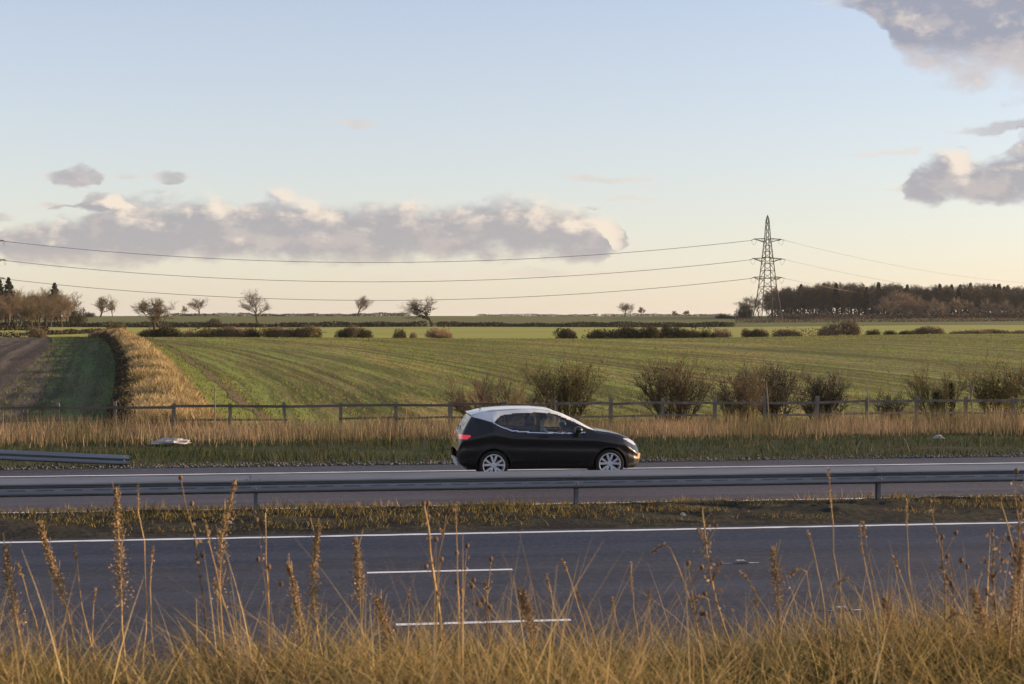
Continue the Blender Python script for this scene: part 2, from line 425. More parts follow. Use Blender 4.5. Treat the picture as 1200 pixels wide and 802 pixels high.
M['green_rows'] = crops('young_green_rows', (0.07, 0.075, 0.035), (0.05, 0.085, 0.025), (0.085, 0.085, 0.04), 0.7, 0.75, 7)

M['steel'] = mottled('galvanised_steel', (0.26, 0.275, 0.30), (0.20, 0.205, 0.225), 1.6, 0.55, 0.35, 0.3, stretch=(0.3, 4, 4))
M['steel_dark'] = mottled('weathered_steel', (0.20, 0.20, 0.21), (0.13, 0.13, 0.14), 6, 0.6, 0.3, 0.5)
M['wood_grey'] = mottled('weathered_wood', (0.20, 0.175, 0.15), (0.11, 0.095, 0.08), 5, 0.9, 0.1, bump=0.004, stretch=(1, 1, 0.2))
M['wood_dark'] = mottled('dark_rail_wood', (0.085, 0.07, 0.06), (0.14, 0.12, 0.10), 4, 0.9, 0.1, bump=0.004, stretch=(0.2, 2, 2))  # darker wood tone for the rails towards the left end
M['stone'] = mottled('gravel_stone', (0.13, 0.12, 0.125), (0.07, 0.065, 0.07), 9, 0.9, 0.15)
M['pylon'] = mottled('pylon_steel', (0.075, 0.07, 0.066), (0.05, 0.047, 0.045), 1.0, 0.85, 0.15, 0.0)
M['cable'] = principled('cable_aluminium', (0.16, 0.155, 0.16), 0.7, 0.2, 0.3)
M['ceramic'] = principled('insulator', (0.10, 0.08, 0.07), 0.4)
M['bark'] = mottled('bark', (0.085, 0.07, 0.05), (0.055, 0.045, 0.035), 3, 0.95, 0.05)
M['bark_green'] = mottled('mossy_bark', (0.09, 0.085, 0.045), (0.055, 0.05, 0.03), 3, 0.95, 0.05)
M['twig'] = leafy('twigs', [(0.10, 0.08, 0.055), (0.145, 0.11, 0.07), (0.19, 0.145, 0.09)], 0.05)
M['twig_dark'] = leafy('dark_twigs', [(0.065, 0.058, 0.05), (0.095, 0.083, 0.068), (0.125, 0.105, 0.083)], 0.05)
M['twig_red'] = leafy('reddish_twigs', [(0.13, 0.09, 0.062), (0.19, 0.135, 0.09), (0.24, 0.17, 0.11)], 0.05)
M['twig_olive'] = leafy('olive_twigs', [(0.10, 0.088, 0.045), (0.145, 0.12, 0.06), (0.19, 0.15, 0.075)], 0.08)
M['twig_gold'] = leafy('golden_twigs', [(0.22, 0.14, 0.06), (0.30, 0.20, 0.08), (0.16, 0.11, 0.05)], 0.15)
M['ivy'] = leafy('dark_leaves', [(0.03, 0.034, 0.014), (0.045, 0.05, 0.02), (0.065, 0.06, 0.028)], 0.1)
M['conifer'] = leafy('conifer_needles', [(0.03, 0.036, 0.022), (0.045, 0.05, 0.028), (0.06, 0.06, 0.036)], 0.1)
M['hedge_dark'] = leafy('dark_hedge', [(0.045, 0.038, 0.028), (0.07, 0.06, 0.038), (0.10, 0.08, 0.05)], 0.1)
M['straw'] = leafy('straw', [(0.28, 0.19, 0.085), (0.42, 0.30, 0.14), (0.56, 0.42, 0.20), (0.22, 0.13, 0.06)], 0.35)
M['bank_straw'] = leafy('bank_straw', [(0.34, 0.24, 0.12), (0.48, 0.36, 0.18), (0.56, 0.43, 0.23), (0.24, 0.16, 0.08)], 0.3, patch=.4, pc=(0.22, 0.17, 0.075))
M['straw_low'] = leafy('matted_straw', [(0.07, 0.065, 0.022), (0.30, 0.21, 0.08), (0.52, 0.37, 0.14), (0.08, 0.095, 0.024), (0.17, 0.10, 0.045), (0.60, 0.45, 0.20)], 0.32)
M['grass_green'] = leafy('green_blades', [(0.03, 0.05, 0.012), (0.06, 0.085, 0.02), (0.11, 0.12, 0.03)], 0.3)  # green kept dark, shadow in the gaps put into the colour
M['verge_dry'] = leafy('verge_dry_grass', [(0.27, 0.185, 0.115), (0.39, 0.275, 0.165), (0.15, 0.105, 0.065), (0.48, 0.36, 0.22)], 0.3, patch=.28, pc=(0.15, 0.125, 0.065))
M['verge_green'] = leafy('verge_green_grass', [(0.03, 0.045, 0.016), (0.045, 0.062, 0.022), (0.075, 0.078, 0.032), (0.06, 0.048, 0.025)], 0.2)  # dark tones carry the shade over the strip beside the carriageway
M['median_grass'] = leafy('median_grass', [(0.05, 0.055, 0.022), (0.14, 0.115, 0.04), (0.32, 0.23, 0.07), (0.06, 0.05, 0.028), (0.40, 0.30, 0.12)], 0.3)
M['crop_leaf'] = leafy('crop_leaves', [(0.10, 0.135, 0.03), (0.15, 0.18, 0.04), (0.22, 0.21, 0.06), (0.27, 0.21, 0.085)], 0.3)
M['seed'] = leafy('seed_heads', [(0.17, 0.115, 0.065), (0.29, 0.20, 0.115), (0.42, 0.31, 0.18)], 0.25)
M['twig_fawn'] = leafy('fawn_twigs', [(0.20, 0.15, 0.105), (0.28, 0.21, 0.145), (0.36, 0.27, 0.19)], 0.1)
M['stem'] = mottled('dry_stem', (0.42, 0.28, 0.12), (0.27, 0.17, 0.08), 14, 0.7, 0.2)
M['stem_dark'] = mottled('dark_dry_stem', (0.24, 0.15, 0.075), (0.13, 0.08, 0.045), 14, 0.75, 0.2)
M['thistle'] = mottled('thistle_head', (0.09, 0.055, 0.035), (0.20, 0.13, 0.08), 60, 0.9, 0.1)
M['litter'] = mottled('white_litter', (0.42, 0.40, 0.39), (0.30, 0.28, 0.27), 5, 0.7, 0.2)

# ------------------------------------------------------------------ terrain
_dd = np.arange(0, 12001, 1.0)
_prof = np.interp(_dd, [0, 60, 75, 100, 140, 180, 200, 225, 250, 300, 420, 440, 520, 650, 800, 900, 1200, 3000, 12000],
                  [-.70, -.68, -.52, .0, .9, 1.5, 1.56, 1.32, 1.32, 1.62, 2.5, 2.6, 3.6, 5.6, 7.6, 7.9, 7.0, 5.0, -20])
_k = np.hanning(17); _k /= _k.sum()
_prof = np.convolve(np.pad(_prof, 8, mode='edge'), _k, 'valid')
def ZG(u, d):
    u = np.asarray(u, float); d = np.asarray(d, float)
    t = -ST * u + CT * d
    near = np.interp(t, [-60, 3, 5, 7, 8.3, 9.6, 12.3, 13, 37.0, 46, 55, 60], [1.9, 1.82, 1.76, 1.64, 1.40, .95, 0.02, 0, 0, -.15, -.6, -.68])
    r = np.clip((u / np.maximum(d, 30) - 0.06) / 0.25, 0, 1); r = r * r * (3 - 2 * r)
    w2 = np.clip((d - 90) / 90, 0, 1) * np.clip((1200 - d) / 700, 0, 1)
    far = np.interp(d, _dd, _prof) + 0.5 * r * w2 + 0.10 * np.sin(u * .045 + d * .02) * np.clip((d - 80) / 100, 0, 1)
    w = np.clip((t - 52) / 12, 0, 1); w = w * w * (3 - 2 * w)
    return near * (1 - w) + far * w
def zg(u, d): return float(ZG(u, d))

def bent(name, e0, e1, d0, d1, n, m, mat, off=0.0, rough=0.0, seed=0, jit=0.0):
    """sheet between two edge lines e0(d), e1(d)"""
    a = np.linspace(0, 1, n + 1)[None, :]; D = np.linspace(d0, d1, m + 1)[:, None] + 0 * a
    U = (1 - a) * e0(D) + a * e1(D)
    if jit: U = U + jit * (np.sin(D * .31 + seed) + .6 * np.sin(D * .83 + 2 * a) + .35 * np.sin(D * 2.1 + 3 * a))
    Z = ZG(U, D) + off + np.random.default_rng(seed).normal(0, rough, U.shape)
    i = np.arange(m)[:, None] * (n + 1) + np.arange(n)[None, :]
    return obj(name, np.stack([U, D, Z], -1).reshape(-1, 3), np.stack([i, i + 1, i + n + 2, i + n + 1], -1).reshape(-1, 4), mat, None, sm=True)
def patch(name, c00, c10, c11, c01, n, m, mat, off=0.0, parent=None, rough=0.0, seed=0, pw=1.0, jit=0.0):
    """sheet over the terrain between four (u, d) corners: near left, near right, far right, far left"""
    a = np.linspace(0, 1, n + 1)[None, :]; b = (np.linspace(0, 1, m + 1) ** pw)[:, None]
    U = (1 - b) * ((1 - a) * c00[0] + a * c10[0]) + b * ((1 - a) * c01[0] + a * c11[0])
    D = (1 - b) * ((1 - a) * c00[1] + a * c10[1]) + b * ((1 - a) * c01[1] + a * c11[1])
    if jit: U = U + jit * (np.sin(D * .31 + seed + 1.3 * a) + .6 * np.sin(D * .83 + 2 * seed) + .35 * np.sin(D * 2.1 + 3 * a))
    Z = ZG(U, D) + off
    if rough: Z = Z + np.random.default_rng(seed).normal(0, rough, Z.shape)
    V = np.stack([U, D, Z], -1).reshape(-1, 3)
    i = np.arange(m)[:, None] * (n + 1) + np.arange(n)[None, :]
    Fq = np.stack([i, i + 1, i + n + 2, i + n + 1], -1).reshape(-1, 4)
    o = obj(name, V, Fq, mat, parent, sm=True)
    return o
def road_uv(s, t): p = RW(s, t); return (p[0], p[1])

# one sheet to the horizon, just under everything else
def ground():
    us = np.sign(np.linspace(-1, 1, 121)) * (np.abs(np.linspace(-1, 1, 121)) ** 2.4) * 9000
    ds = np.concatenate([np.linspace(-60, 10, 15), np.linspace(12, 260, 90), np.geomspace(265, 12000, 70)])
    U, D = np.meshgrid(us, ds)
    V = np.stack([U, D, ZG(U, np.maximum(D, 0)) - 0.35], -1).reshape(-1, 3)
    n = len(us); i = np.arange(len(ds) - 1)[:, None] * n + np.arange(n - 1)[None, :]
    Fq = np.stack([i, i + 1, i + n + 1, i + n], -1).reshape(-1, 4)
    tag(obj('ground', V, Fq, M['ground'], sm=True), 'open farmland running on to the skyline', kind='structure')
ground()
tag(patch('grass_bank', road_uv(-40, -6), road_uv(40, -6), road_uv(60, 13.3), road_uv(-60, 13.3), 160, 60, M['bank_soil'], 0.0, rough=0.012),
    'rough grass bank above the near carriageway', kind='structure')
tag(patch('verge', road_uv(-130, 36.55), road_uv(150, 36.55), road_uv(150, 57.5), road_uv(-130, 57.5), 240, 24, M['verge_soil'], 0.0, rough=0.02),
    'grass verge between the far carriageway and the field fence', kind='structure')
# fields
BK = lambda d: -16.9 - 0.25 * (d - 73) - 0.00025 * (d - 73) * np.abs(d - 73)          # centre line of the rough bank that divides the fields
tag(bent('crop_field', lambda d: BK(d) + 4.3 * np.interp(d, [55, 206], [1, .72]), lambda d: .55 * d + 70, 56.5, 208, 190, 190, M['crop'], 0.02, rough=0.012, seed=3),
    'sloping field of young crop in curving rows', kind='structure')
def margin(name, o0, o1, mat, off, label):
    d = np.linspace(55.4, 206, 220); a = np.linspace(0, 1, 7)
    D, A = np.meshgrid(d, a, indexing='ij'); O = o0 + (o1 - o0) * A
    U = BK(D) + O * np.interp(D, [55, 206], [1, .72]) + .12 * (np.sin(D * .31 + O * 3) + .6 * np.sin(D * .83 + O * 5) + .35 * np.sin(D * 2.1 + O * 2))
    V = np.stack([U, D, ZG(U, D) + off], -1).reshape(-1, 3); i = np.arange(219)[:, None] * 7 + np.arange(6)[None, :]
    tag(obj(name, V, np.stack([i, i + 1, i + 8, i + 7], -1).reshape(-1, 4), mat, sm=True), label, kind='structure')
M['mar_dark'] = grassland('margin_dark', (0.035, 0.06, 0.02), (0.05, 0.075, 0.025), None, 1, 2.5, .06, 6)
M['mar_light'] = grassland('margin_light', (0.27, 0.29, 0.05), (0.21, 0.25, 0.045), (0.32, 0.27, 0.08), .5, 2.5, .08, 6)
M['mar_tan'] = grassland('margin_soil', (0.25, 0.16, 0.08), (0.19, 0.13, 0.065), None, 1, 3, .05, 6)
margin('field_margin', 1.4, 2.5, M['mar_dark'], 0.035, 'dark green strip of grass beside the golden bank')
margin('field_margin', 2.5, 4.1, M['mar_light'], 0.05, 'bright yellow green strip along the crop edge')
margin('field_margin', 4.1, 4.6, M['mar_tan'], 0.065, 'narrow bare tan strip of soil along the crop edge')
GE = lambda d: BK(d) - np.interp(d, [52, 206], [5.0, 7.9])
tag(bent('ploughed_field', lambda d: -90 - .5 * d, GE, 52, 206, 70, 130, M['plough'], 0.02, rough=0.015, seed=1),
    'bare brown drilled field left of the rough bank', kind='structure')
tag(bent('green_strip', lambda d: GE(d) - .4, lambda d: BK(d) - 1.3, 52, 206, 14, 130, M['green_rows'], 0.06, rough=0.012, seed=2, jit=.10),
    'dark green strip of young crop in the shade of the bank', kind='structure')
tag(patch('pasture', (-330, 207), (330, 207), (620, 431), (-620, 431), 120, 60, M['pasture'], -0.02), 'bright green pasture beyond the crop field', kind='structure')
tag(patch('upland_field', (-620, 433), (620, 433), (2600, 1150), (-2600, 1150), 120, 80, M['far_field'], 0.0), 'upper field rising to the skyline', kind='structure')

# ------------------------------------------------------------------ roads
def strip(name, t0, t1, z, mat, parent=None, s0=-260, s1=300, n=56, zc=0.0):
    s = np.linspace(s0, s1, n + 1); V = np.concatenate([np.stack([s, np.full_like(s, t0), np.full_like(s, z)], -1),
                                                      np.stack([s, np.full_like(s, t1), np.full_like(s, z)], -1)])
    i = np.arange(n); Fq = np.stack([i, i + 1, i + n + 2, i + n + 1], -1)
    return obj(name, V, Fq, mat, parent, rot=None if parent else (0, 0, TH))
T_E2, T_L2, T_L1 = 24.55, 20.85, 17.2            # near carriageway: edge line and the two lane lines
road1 = tag(strip('road', 12.6, 24.95, 0.012, M['asphalt_near']), 'near carriageway of dark asphalt', kind='structure')
road2 = tag(strip('road', 28.05, 36.75, 0.012, M['asphalt_far']), 'far carriageway of dark asphalt', kind='structure')
def rough_line(parent, t, w, s0, s1, mat, seed, z=0.017, step=0.25, j=0.008):
    r = np.random.default_rng(seed); s = np.arange(s0, s1 + step, step); n = len(s) - 1
    V = np.concatenate([np.stack([s, t - w / 2 + r.normal(0, j, n + 1), np.full(n + 1, z)], -1),
                        np.stack([s, t + w / 2 + r.normal(0, j, n + 1), np.full(n + 1, z)], -1)])
    i = np.arange(n); return obj('edge_line', V, np.stack([i, i + 1, i + n + 2, i + n + 1], -1), mat, parent)
rough_line(road1, T_E2, 0.15, -60, 80, M['paint'], 1, j=0.012)
rough_line(road2, 28.38, 0.13, -60, 80, M['paint_worn'], 2, j=0.02)
rough_line(road2, 35.1, 0.15, -60, 90, M['paint'], 4)
def s_at(x, t):                                    # along-road coordinate of photo column x on the line at t
    k = (x - 600.0) / F                            # u = k d ; t = -ST u + CT d
    d = t / (CT - ST * k); u = k * d
    return CT * u + ST * d
def dash(parent, s0, t, L=2.0, w=0.12, mat=None, seed=0):
    r = np.random.default_rng(seed); n = 16; s = np.linspace(s0, s0 + L, n + 1)
    V = np.concatenate([np.stack([s, t - w / 2 + r.normal(0, .003, n + 1), np.full(n + 1, .018)], -1),
                        np.stack([s, t + w / 2 + r.normal(0, .003, n + 1), np.full(n + 1, .018)], -1)])
    i = np.arange(n); o = obj('lane_dash', V, np.stack([i, i + 1, i + n + 2, i + n + 1], -1), mat or M['paint'], parent)
    return o
for k in range(-3, 4):
    if k != 1: dash(road1, s_at(430, T_L2) + 9 * k, T_L2, seed=k + 10)
    dash(road1, s_at(464, T_L1) + 9 * k, T_L1, seed=k + 30)
    dash(road2, s_at(520, 31.75) + 9 * k, 31.75, seed=k + 50)
# old ground-off marks and road studs
for (x, t, L, sd) in ((845, T_L2 + .10, .55, 1), (970, T_L1 + .12, .42, 2)):
    dash(road1, s_at(x, t), t, L, .03, M['paint_worn'], sd)
def stud(s, t, label):
    e = empty('road_stud', RW(s, t, 0.014), TH)
    b = MB(); b.box((0, 0, .008), (.20, .13, .016)); b.box((0, 0, .02), (.16, .10, .012)); b.build('housing', M['steel_dark'], e)
    b = MB(); b.box((-.03, 0, .03), (.05, .09, .02)); b.box((.03, 0, .03), (.05, .09, .02)); b.build('reflector', M['litter'], e)
    tag(e, label, 'road stud')
stud(s_at(868, T_L2 + .12), T_L2 + .12, 'pale road stud beside a worn lane mark on the line nearer the barrier')
stud(s_at(986, T_L1 + .14), T_L1 + .14, 'pale road stud beside a worn lane mark on the line nearer the grass bank')

# median: low earth hump between the carriageways
def median():
    r = np.random.default_rng(8); s = np.arange(-70, 95, 0.14); t = np.linspace(24.86, 28.18, 26)
    S, T = np.meshgrid(s, t); x = (T - 24.86) / (28.18 - 24.86)
    Z = 0.005 + 0.13 * np.sin(np.pi * np.clip(x, 0, 1)) ** 0.6 + r.normal(0, .012, S.shape) * (np.sin(np.pi * x) ** .5)
    Z += 0.03 * np.sin(S * 1.3 + 2 * np.sin(T * 2)) * np.sin(np.pi * x) + 0.025 * np.sin(S * 3.1 + T * 4) * np.sin(np.pi * x)
    n = len(s); V = np.stack([S, T, Z], -1).reshape(-1, 3)
    i = np.arange(len(t) - 1)[:, None] * n + np.arange(n - 1)[None, :]
    tag(obj('median', V, np.stack([i, i + 1, i + n + 1, i + n], -1).reshape(-1, 4), M['median_soil'], rot=(0, 0, TH), sm=True),
        'dark earth and turf median under the barrier', kind='structure')
median()

# ------------------------------------------------------------------ crash barrier in the median
WPROF = [(-.03, .152), (.0, .155), (.026, .150), (.078, .085), (.085, .062), (.080, .044), (-.045, .036), (-.05, .016), (-.045, -.004), (.068, -.012), (.082, -.030), (.085, -.100), (.078, -.118), (-.03, -.124), (-.035, -.150), (.02, -.155)]
def w_beam(L, side=-1, z0=.615):
    """corrugated beam of length L along x, with 3 mm sheet thickness, bulging towards `side` in y"""
    V = []; n = len(WPROF)
    for x in (0.0, L):
        for th in (0.0, -.004):
            for (o, z) in WPROF: V.append((x, side * (o + th), z0 + z))
    Fs = []
    for k in range(n - 1):
        Fs.append((k, k + 1, 2 * n + k + 1, 2 * n + k)); Fs.append((n + k, 3 * n + k, 3 * n + k + 1, n + k + 1))
    for k in (0, n - 1): Fs.append((k, 2 * n + k, 3 * n + k, n + k))
    for b in (0, 2 * n):
        for k in range(n - 1): Fs.append((b + k, b + n + k, b + n + k + 1, b + k + 1))
    return V, Fs
PS = (s_at(1038, 26.95) - s_at(310, 26.95)) / 2.0
def barrier():
    T0 = 26.95
    e = empty('crash_barrier', RW(s_at(675, T0), T0, 0.0), TH)
    tag(e, 'long grey corrugated steel crash barrier running along the median', 'crash barrier')
    Vb, Fb = w_beam(PS + .16); me = newmesh('beam', Vb, Fb); me.materials.append(M['steel'])
    Vb, Fb = w_beam(PS + .16, 1); me2 = newmesh('beam', Vb, Fb); me2.materials.append(M['steel'])
    pm = MB()
    pm.box((0, .0, .36), (.012, .10, .76)); pm.box((0, -.053, .36), (.065, .008, .76)); pm.box((0, .053, .36), (.065, .008, .76))
    pme = newmesh('post', pm.V, pm.F); pme.materials.append(M['steel_dark'])
    bm_ = MB(); bm_.ball((0, 0, 0), (.018, .012, .018), 8, 4); bme = newmesh('bolt', bm_.V, bm_.F); bme.materials.append(M['steel_dark'])
    # long adjustment slots in the lower fold of the near beam
    slot = MB(); slot.box((0, 0, 0), (.30, .004, .022)); sme = newmesh('spacer_slot', slot.V, slot.F); sme.materials.append(M['steel_dark'])
    lap = MB(); Vl, Fl = w_beam(.32); lme = newmesh('lap_joint', [(v[0], v[1] - .005, v[2]) for v in Vl], Fl); smooth(lme); lme.materials.append(M['steel_dark'])
    for k in range(-7, 9):
        x = k * PS
        put('beam', me, None, e, (x - .08, -.058 - .0015 * (k % 2), 0.003 * (k % 2)))
        put('beam', me2, None, e, (x - .08, .058 + .0015 * (k % 2), 0.003 * (k % 2)))
        put('post', pme, None, e, (x, 0, 0))
        if -4 <= k <= 4:
            for dx in (-.13, .08): put('bolt', bme, None, e, (x + dx, -.058 - .070, .700))
            put('bolt', bme, None, e, (x, -.058 - .088, .55))
            for q in range(12):
                put('spacer_slot', sme, None, e, (x + .25 + q * PS / 12, -.058 - .086, .576), (0, 0, 0))
barrier()
def fallen_rail():
    # barrier end ramping down into the far verge
    t = 37.35; s1 = s_at(148, t)
    e = empty('barrier_end', RW(s1, t, 0.0), TH)
    tag(e, 'weathered grey steel barrier end ramping down into the far grass verge', 'crash barrier')
    slope = math.radians(3.3)
    for k in range(5):
        L = 3.2; V, Fs = w_beam(L + .12)
        o = obj('beam', [(v[0] - L - .06, v[1] - (0.004 if k % 2 else 0), (v[2] - .46) * .78) for v in V], Fs, M['steel'], e, sm=True)
        o.location = (-k * L * math.cos(slope), 0, .03 + k * L * math.sin(slope)); o.rotation_euler = (0, slope, 0)
        pz = .1 + (k + .5) * L * math.sin(slope)
        p = MB(); p.box((-(k + .5) * L, .05, pz / 2 - .05), (.07, .09, pz + .2)); p.build('post', M['steel_dark'], e)
    c = MB(); c.box((-.05, -.02, .14), (.02, .10, .25)); c.build('end_plate', M['steel'], e)
fallen_rail()

# ------------------------------------------------------------------ field fence
def fence():
    T0 = 55.4; rng = random.Random(4)
    e = empty('field_fence', RW(s_at(715, T0), T0, 0)); e.rotation_euler = (0, 0, TH)
    tag(e, 'weathered post and rail timber fence between verge and field', 'fence')
    step = 1.98; s_c = s_at(715, T0)
    post_z = {}
    for k in range(-17, 18):
        p = RW(s_c + k * step, T0); g = zg(p[0], p[1]); post_z[k] = g
        h = 1.24 + rng.uniform(-.05, .07); w = .125 + rng.uniform(-.015, .015)
        b = MB(); b.box((0, 0, h / 2 - .15), (w, w * .85, h + .3))
        V = [list(v) for v in b.V]
        for v in V:
            if v[2] > 0: v[2] += rng.uniform(-.02, .02)
        o = obj('post', V, b.F, M['wood_grey'], e); o.location = (k * step, 0, g)
        o.rotation_euler = (rng.uniform(-.03, .03), rng.uniform(-.05, .05), 0)
    for k in range(-17, 17):
        for zi, z in enumerate((1.08, .62)):
            if zi and k in (-6, 2, -12): continue
            a = (k * step - .07, -.07, post_z[k] + z + rng.uniform(-.03, .03)); c = ((k + 1) * step + .07, -.07, post_z[k + 1] + z + rng.uniform(-.03, .03))
            b = MB(); b.bar(a, c, .045 if zi else .05, .11 if not zi else .10)
            b = MB()
            A, B = Vector(a), Vector(c)
            hh = .045 if not zi else .036
            V = [A + Vector((0, -.022, -hh)), A + Vector((0, .022, -hh)), A + Vector((0, .022, hh)), A + Vector((0, -.022, hh)),
                 B + Vector((0, -.022, -hh)), B + Vector((0, .022, -hh)), B + Vector((0, .022, hh)), B + Vector((0, -.022, hh))]
            if k % 2: V = [v + Vector((0, .003, 0)) for v in V]
            b.add(V, [(0, 3, 2, 1), (4, 5, 6, 7), (0, 1, 5, 4), (1, 2, 6, 5), (2, 3, 7, 6), (3, 0, 4, 7)])
            b.build('rail', M['wood_dark' if k < -2 else 'wood_grey'], e)
fence()
def stakes():
    rng = random.Random(2)
    for (x, ytop, lean, fork, lab) in ((898, 447, -.06, False, 'tall thin grey stake leaning on the fence in front of the twin dark bushes'),
                                       (1016, 449, -.03, False, 'upright thin grey stake bound to a fence post beside the lone low bush'),
                                       (1136, 447, -.10, True, 'forked grey branch standing against the fence near the ivy stems'),
                                       (650, 458, .02, False, 'thin pale stake rising from the fence behind the car roof'),
                                       (252, 455, .03, False, 'thin dark stake rising from the fence by the bright green strip')):
        s = s_at(x, 55.25); p = RW(s, 55.25); g = zg(p[0], p[1]); top = PX(x, ytop, p[1])[2]
        e = empty('stake', (p[0], p[1], g)); h = top - g
        b = MB(); b.tube([(-lean * h, 0, -.1), (-lean * h * .4 + .02, 0, h * .5), (0, 0, h)], [.035, .03, .018], 6)
        b.build('shaft', M['wood_grey'], e)
        if fork:
            b = MB(); b.tube([(-lean * h * .3, 0, h * .62), (.10, .01, h * .8), (.16, .0, h * .93)], [.035, .028, .018], 6); b.build('fork', M['wood_grey'], e)
        tag(e, lab, 'stake', 'grey stakes standing along the field fence')
stakes()

# ------------------------------------------------------------------ pylons and cables
def pylon(x, d, lab, base_y=376, hgt=41.0, yaw=math.radians(14)):
    p = PX(x, 380, d); g = zg(p[0], p[1])
    e = empty('pylon', (p[0], p[1], g - .1), yaw)
    arms_z = [hgt * (1 - v / 123.0) for v in (28, 51, 73)]
    def hw(z):            # half width of the tower
        return float(np.interp(z, [0, hgt * .30, hgt * .78, hgt * .985, hgt], [4.4, 2.75, .95, .42, .12]))
    b = MB(); zs = [0, 5.2, 9.6, 13.4, 16.6, 19.6, 22.3, 24.8, 27.1, 29.4, 31.7, 34.4, 37.2, 39.6, hgt]
    legs = MB()
    for sx in (-1, 1):
        for sy in (-1, 1):
            for z0, z1 in zip(zs[:-1], zs[1:]):
                legs.bar((sx * hw(z0), sy * hw(z0), z0), (sx * hw(z1), sy * hw(z1), z1), .28 if z0 < 30 else .2)
    legs.build('legs', M['pylon'], e)
    for i, (z0, z1) in enumerate(zip(zs[:-2], zs[1:-1])):
        a, c = hw(z0), hw(z1); w = .14
        for (f0, f1) in (((-1, -1), (1, -1)), ((1, -1), (1, 1)), ((1, 1), (-1, 1)), ((-1, 1), (-1, -1))):
            if i == 0:
                zt = z1
                b.bar((f0[0] * a, f0[1] * a, z0), ((f0[0] + f1[0]) / 2 * c, (f0[1] + f1[1]) / 2 * c, zt), w)
                b.bar((f1[0] * a, f1[1] * a, z0), ((f0[0] + f1[0]) / 2 * c, (f0[1] + f1[1]) / 2 * c, zt), w)
            else:
                b.bar((f0[0] * a, f0[1] * a, z0), (f1[0] * c, f1[1] * c, z1), w)
                if i < 3: b.bar((f1[0] * a, f1[1] * a, z0), (f0[0] * c, f0[1] * c, z1), w)
            b.bar((f0[0] * c, f0[1] * c, z1), (f1[0] * c, f1[1] * c, z1), w * (1.6 if any(abs(z1 - q) < 1.6 for q in arms_z) else .9))
    b.build('lattice', M['pylon'], e)
    tips = []
    for k, z in enumerate(arms_z):
        reach = (5.7, 6.2, 5.9)[k]
        for sg in (-1, 1):
            a = MB(); h0 = hw(z)
            tip = (sg * reach, 0, z + .3)
            for sy in (-1, 1):
                a.bar((sg * h0, sy * h0, z + .5), tip, .24); a.bar((sg * h0, sy * h0, z - 1.0), tip, .2)
                for q in (.3, .6):
                    a.bar((sg * (h0 + (reach - h0) * q), sy * h0 * (1 - q), z + .5 - .2 * q), (sg * (h0 + (reach - h0) * q), sy * h0 * (1 - q), z - 1.0 + 1.3 * q), .10)
            a.build('cross_arm', M['pylon'], e)
            ins = MB()
            for dr in (-1, 1):
                # tension strings lie along the line, with a jumper loop hanging below
                L = 2.6; q0 = Vector(tip) + Vector((0, dr * .1, -.1)); q1 = q0 + Vector((0, dr * L, -.35))
                ins.tube([q0, q1], .13, 6)
            ins.tube([Vector(tip) + Vector((0, -2.7, -.4)), Vector(tip) + Vector((0, -1.4, -1.9)), Vector(tip) + Vector((0, 0, -2.4)),
                      Vector(tip) + Vector((0, 1.4, -1.9)), Vector(tip) + Vector((0, 2.7, -.4))], .05, 4)
            ins.build('insulator', M['ceramic'], e)
            Rz = Matrix.Rotation(yaw, 4, 'Z')
            w = [Rz @ (Vector(tip) + Vector((0, dr * 2.7, -.45))) + Vector(e.location) for dr in (1, -1)]
            tips.append((k, sg, w[0], w[1]))
    pk = MB(); pk.bar((0, 0, hgt - .3), (0, 0, hgt + .5), .2); pk.build('peak', M['pylon'], e)
    tag(e, lab, 'pylon', 'electricity pylons of one line')
    return tips
tA = pylon(899.5, 600, 'grey steel lattice pylon rising beside the dark wood')
tB = pylon(-13, 610, 'grey steel lattice pylon standing behind the copse with conifers', yaw=math.radians(10))
NAMES = ('top', 'middle', 'lowest')
def cable(p, q, sag, lab, grp, r=.095, n=40):
    p, q = Vector(p), Vector(q); pts = []
    for i in range(n + 1):
        f = i / n; v = p.lerp(q, f); v.z -= 4 * sag * f * (1 - f); pts.append(v)
    o0 = pts[0].copy()
    b = MB(); b.tube([v - o0 for v in pts], r, 5)
    o = b.build('power_cable', M['cable'], None, sm=True); o.location = o0
    tag(o, lab, 'cable', grp)
for (k, sg, w0, w1) in tA:
    other = [t for t in tB if t[0] == k and t[1] == -sg][0]
    left = w0 if w0.x < w1.x else w1; right = w1 if w0.x < w1.x else w0
    ol = other[2] if other[2].x > other[3].x else other[3]
    if sg < 0: cable(left, ol, 8.6, f'overhead cable from the {NAMES[k]} arms, sagging between the two pylons', None)
    far_end = (right.x + 330, right.y + 420, right.z + 1.0 - 2.0)
    if sg > 0: cable(right, far_end, 10.5, f'overhead cable leaving the {NAMES[k]} arm and passing above the dark wood', None, r=.05)

# ------------------------------------------------------------------ the car
def crom(P, n):
    """smooth curve through the rows of P (k, 2), n samples, evenly spaced"""
    P = np.asarray(P, float); Q = np.vstack([2 * P[0] - P[1], P, 2 * P[-1] - P[-2]]); out = []
    for i in range(len(P) - 1):
        p0, p1, p2, p3 = Q[i], Q[i + 1], Q[i + 2], Q[i + 3]
        t = np.linspace(0, 1, 24, endpoint=False)[:, None]
        out.append(.5 * (2 * p1 + (p2 - p0) * t + (2 * p0 - 5 * p1 + 4 * p2 - p3) * t ** 2 + (3 * p1 - p0 - 3 * p2 + p3) * t ** 3))
    out = np.vstack(out + [P[-1:]])
    L = np.concatenate([[0], np.cumsum(np.linalg.norm(np.diff(out, axis=0), axis=1))])
    q = np.linspace(0, L[-1], n)
    return np.stack([np.interp(q, L, out[:, 0]), np.interp(q, L, out[:, 1])], -1)
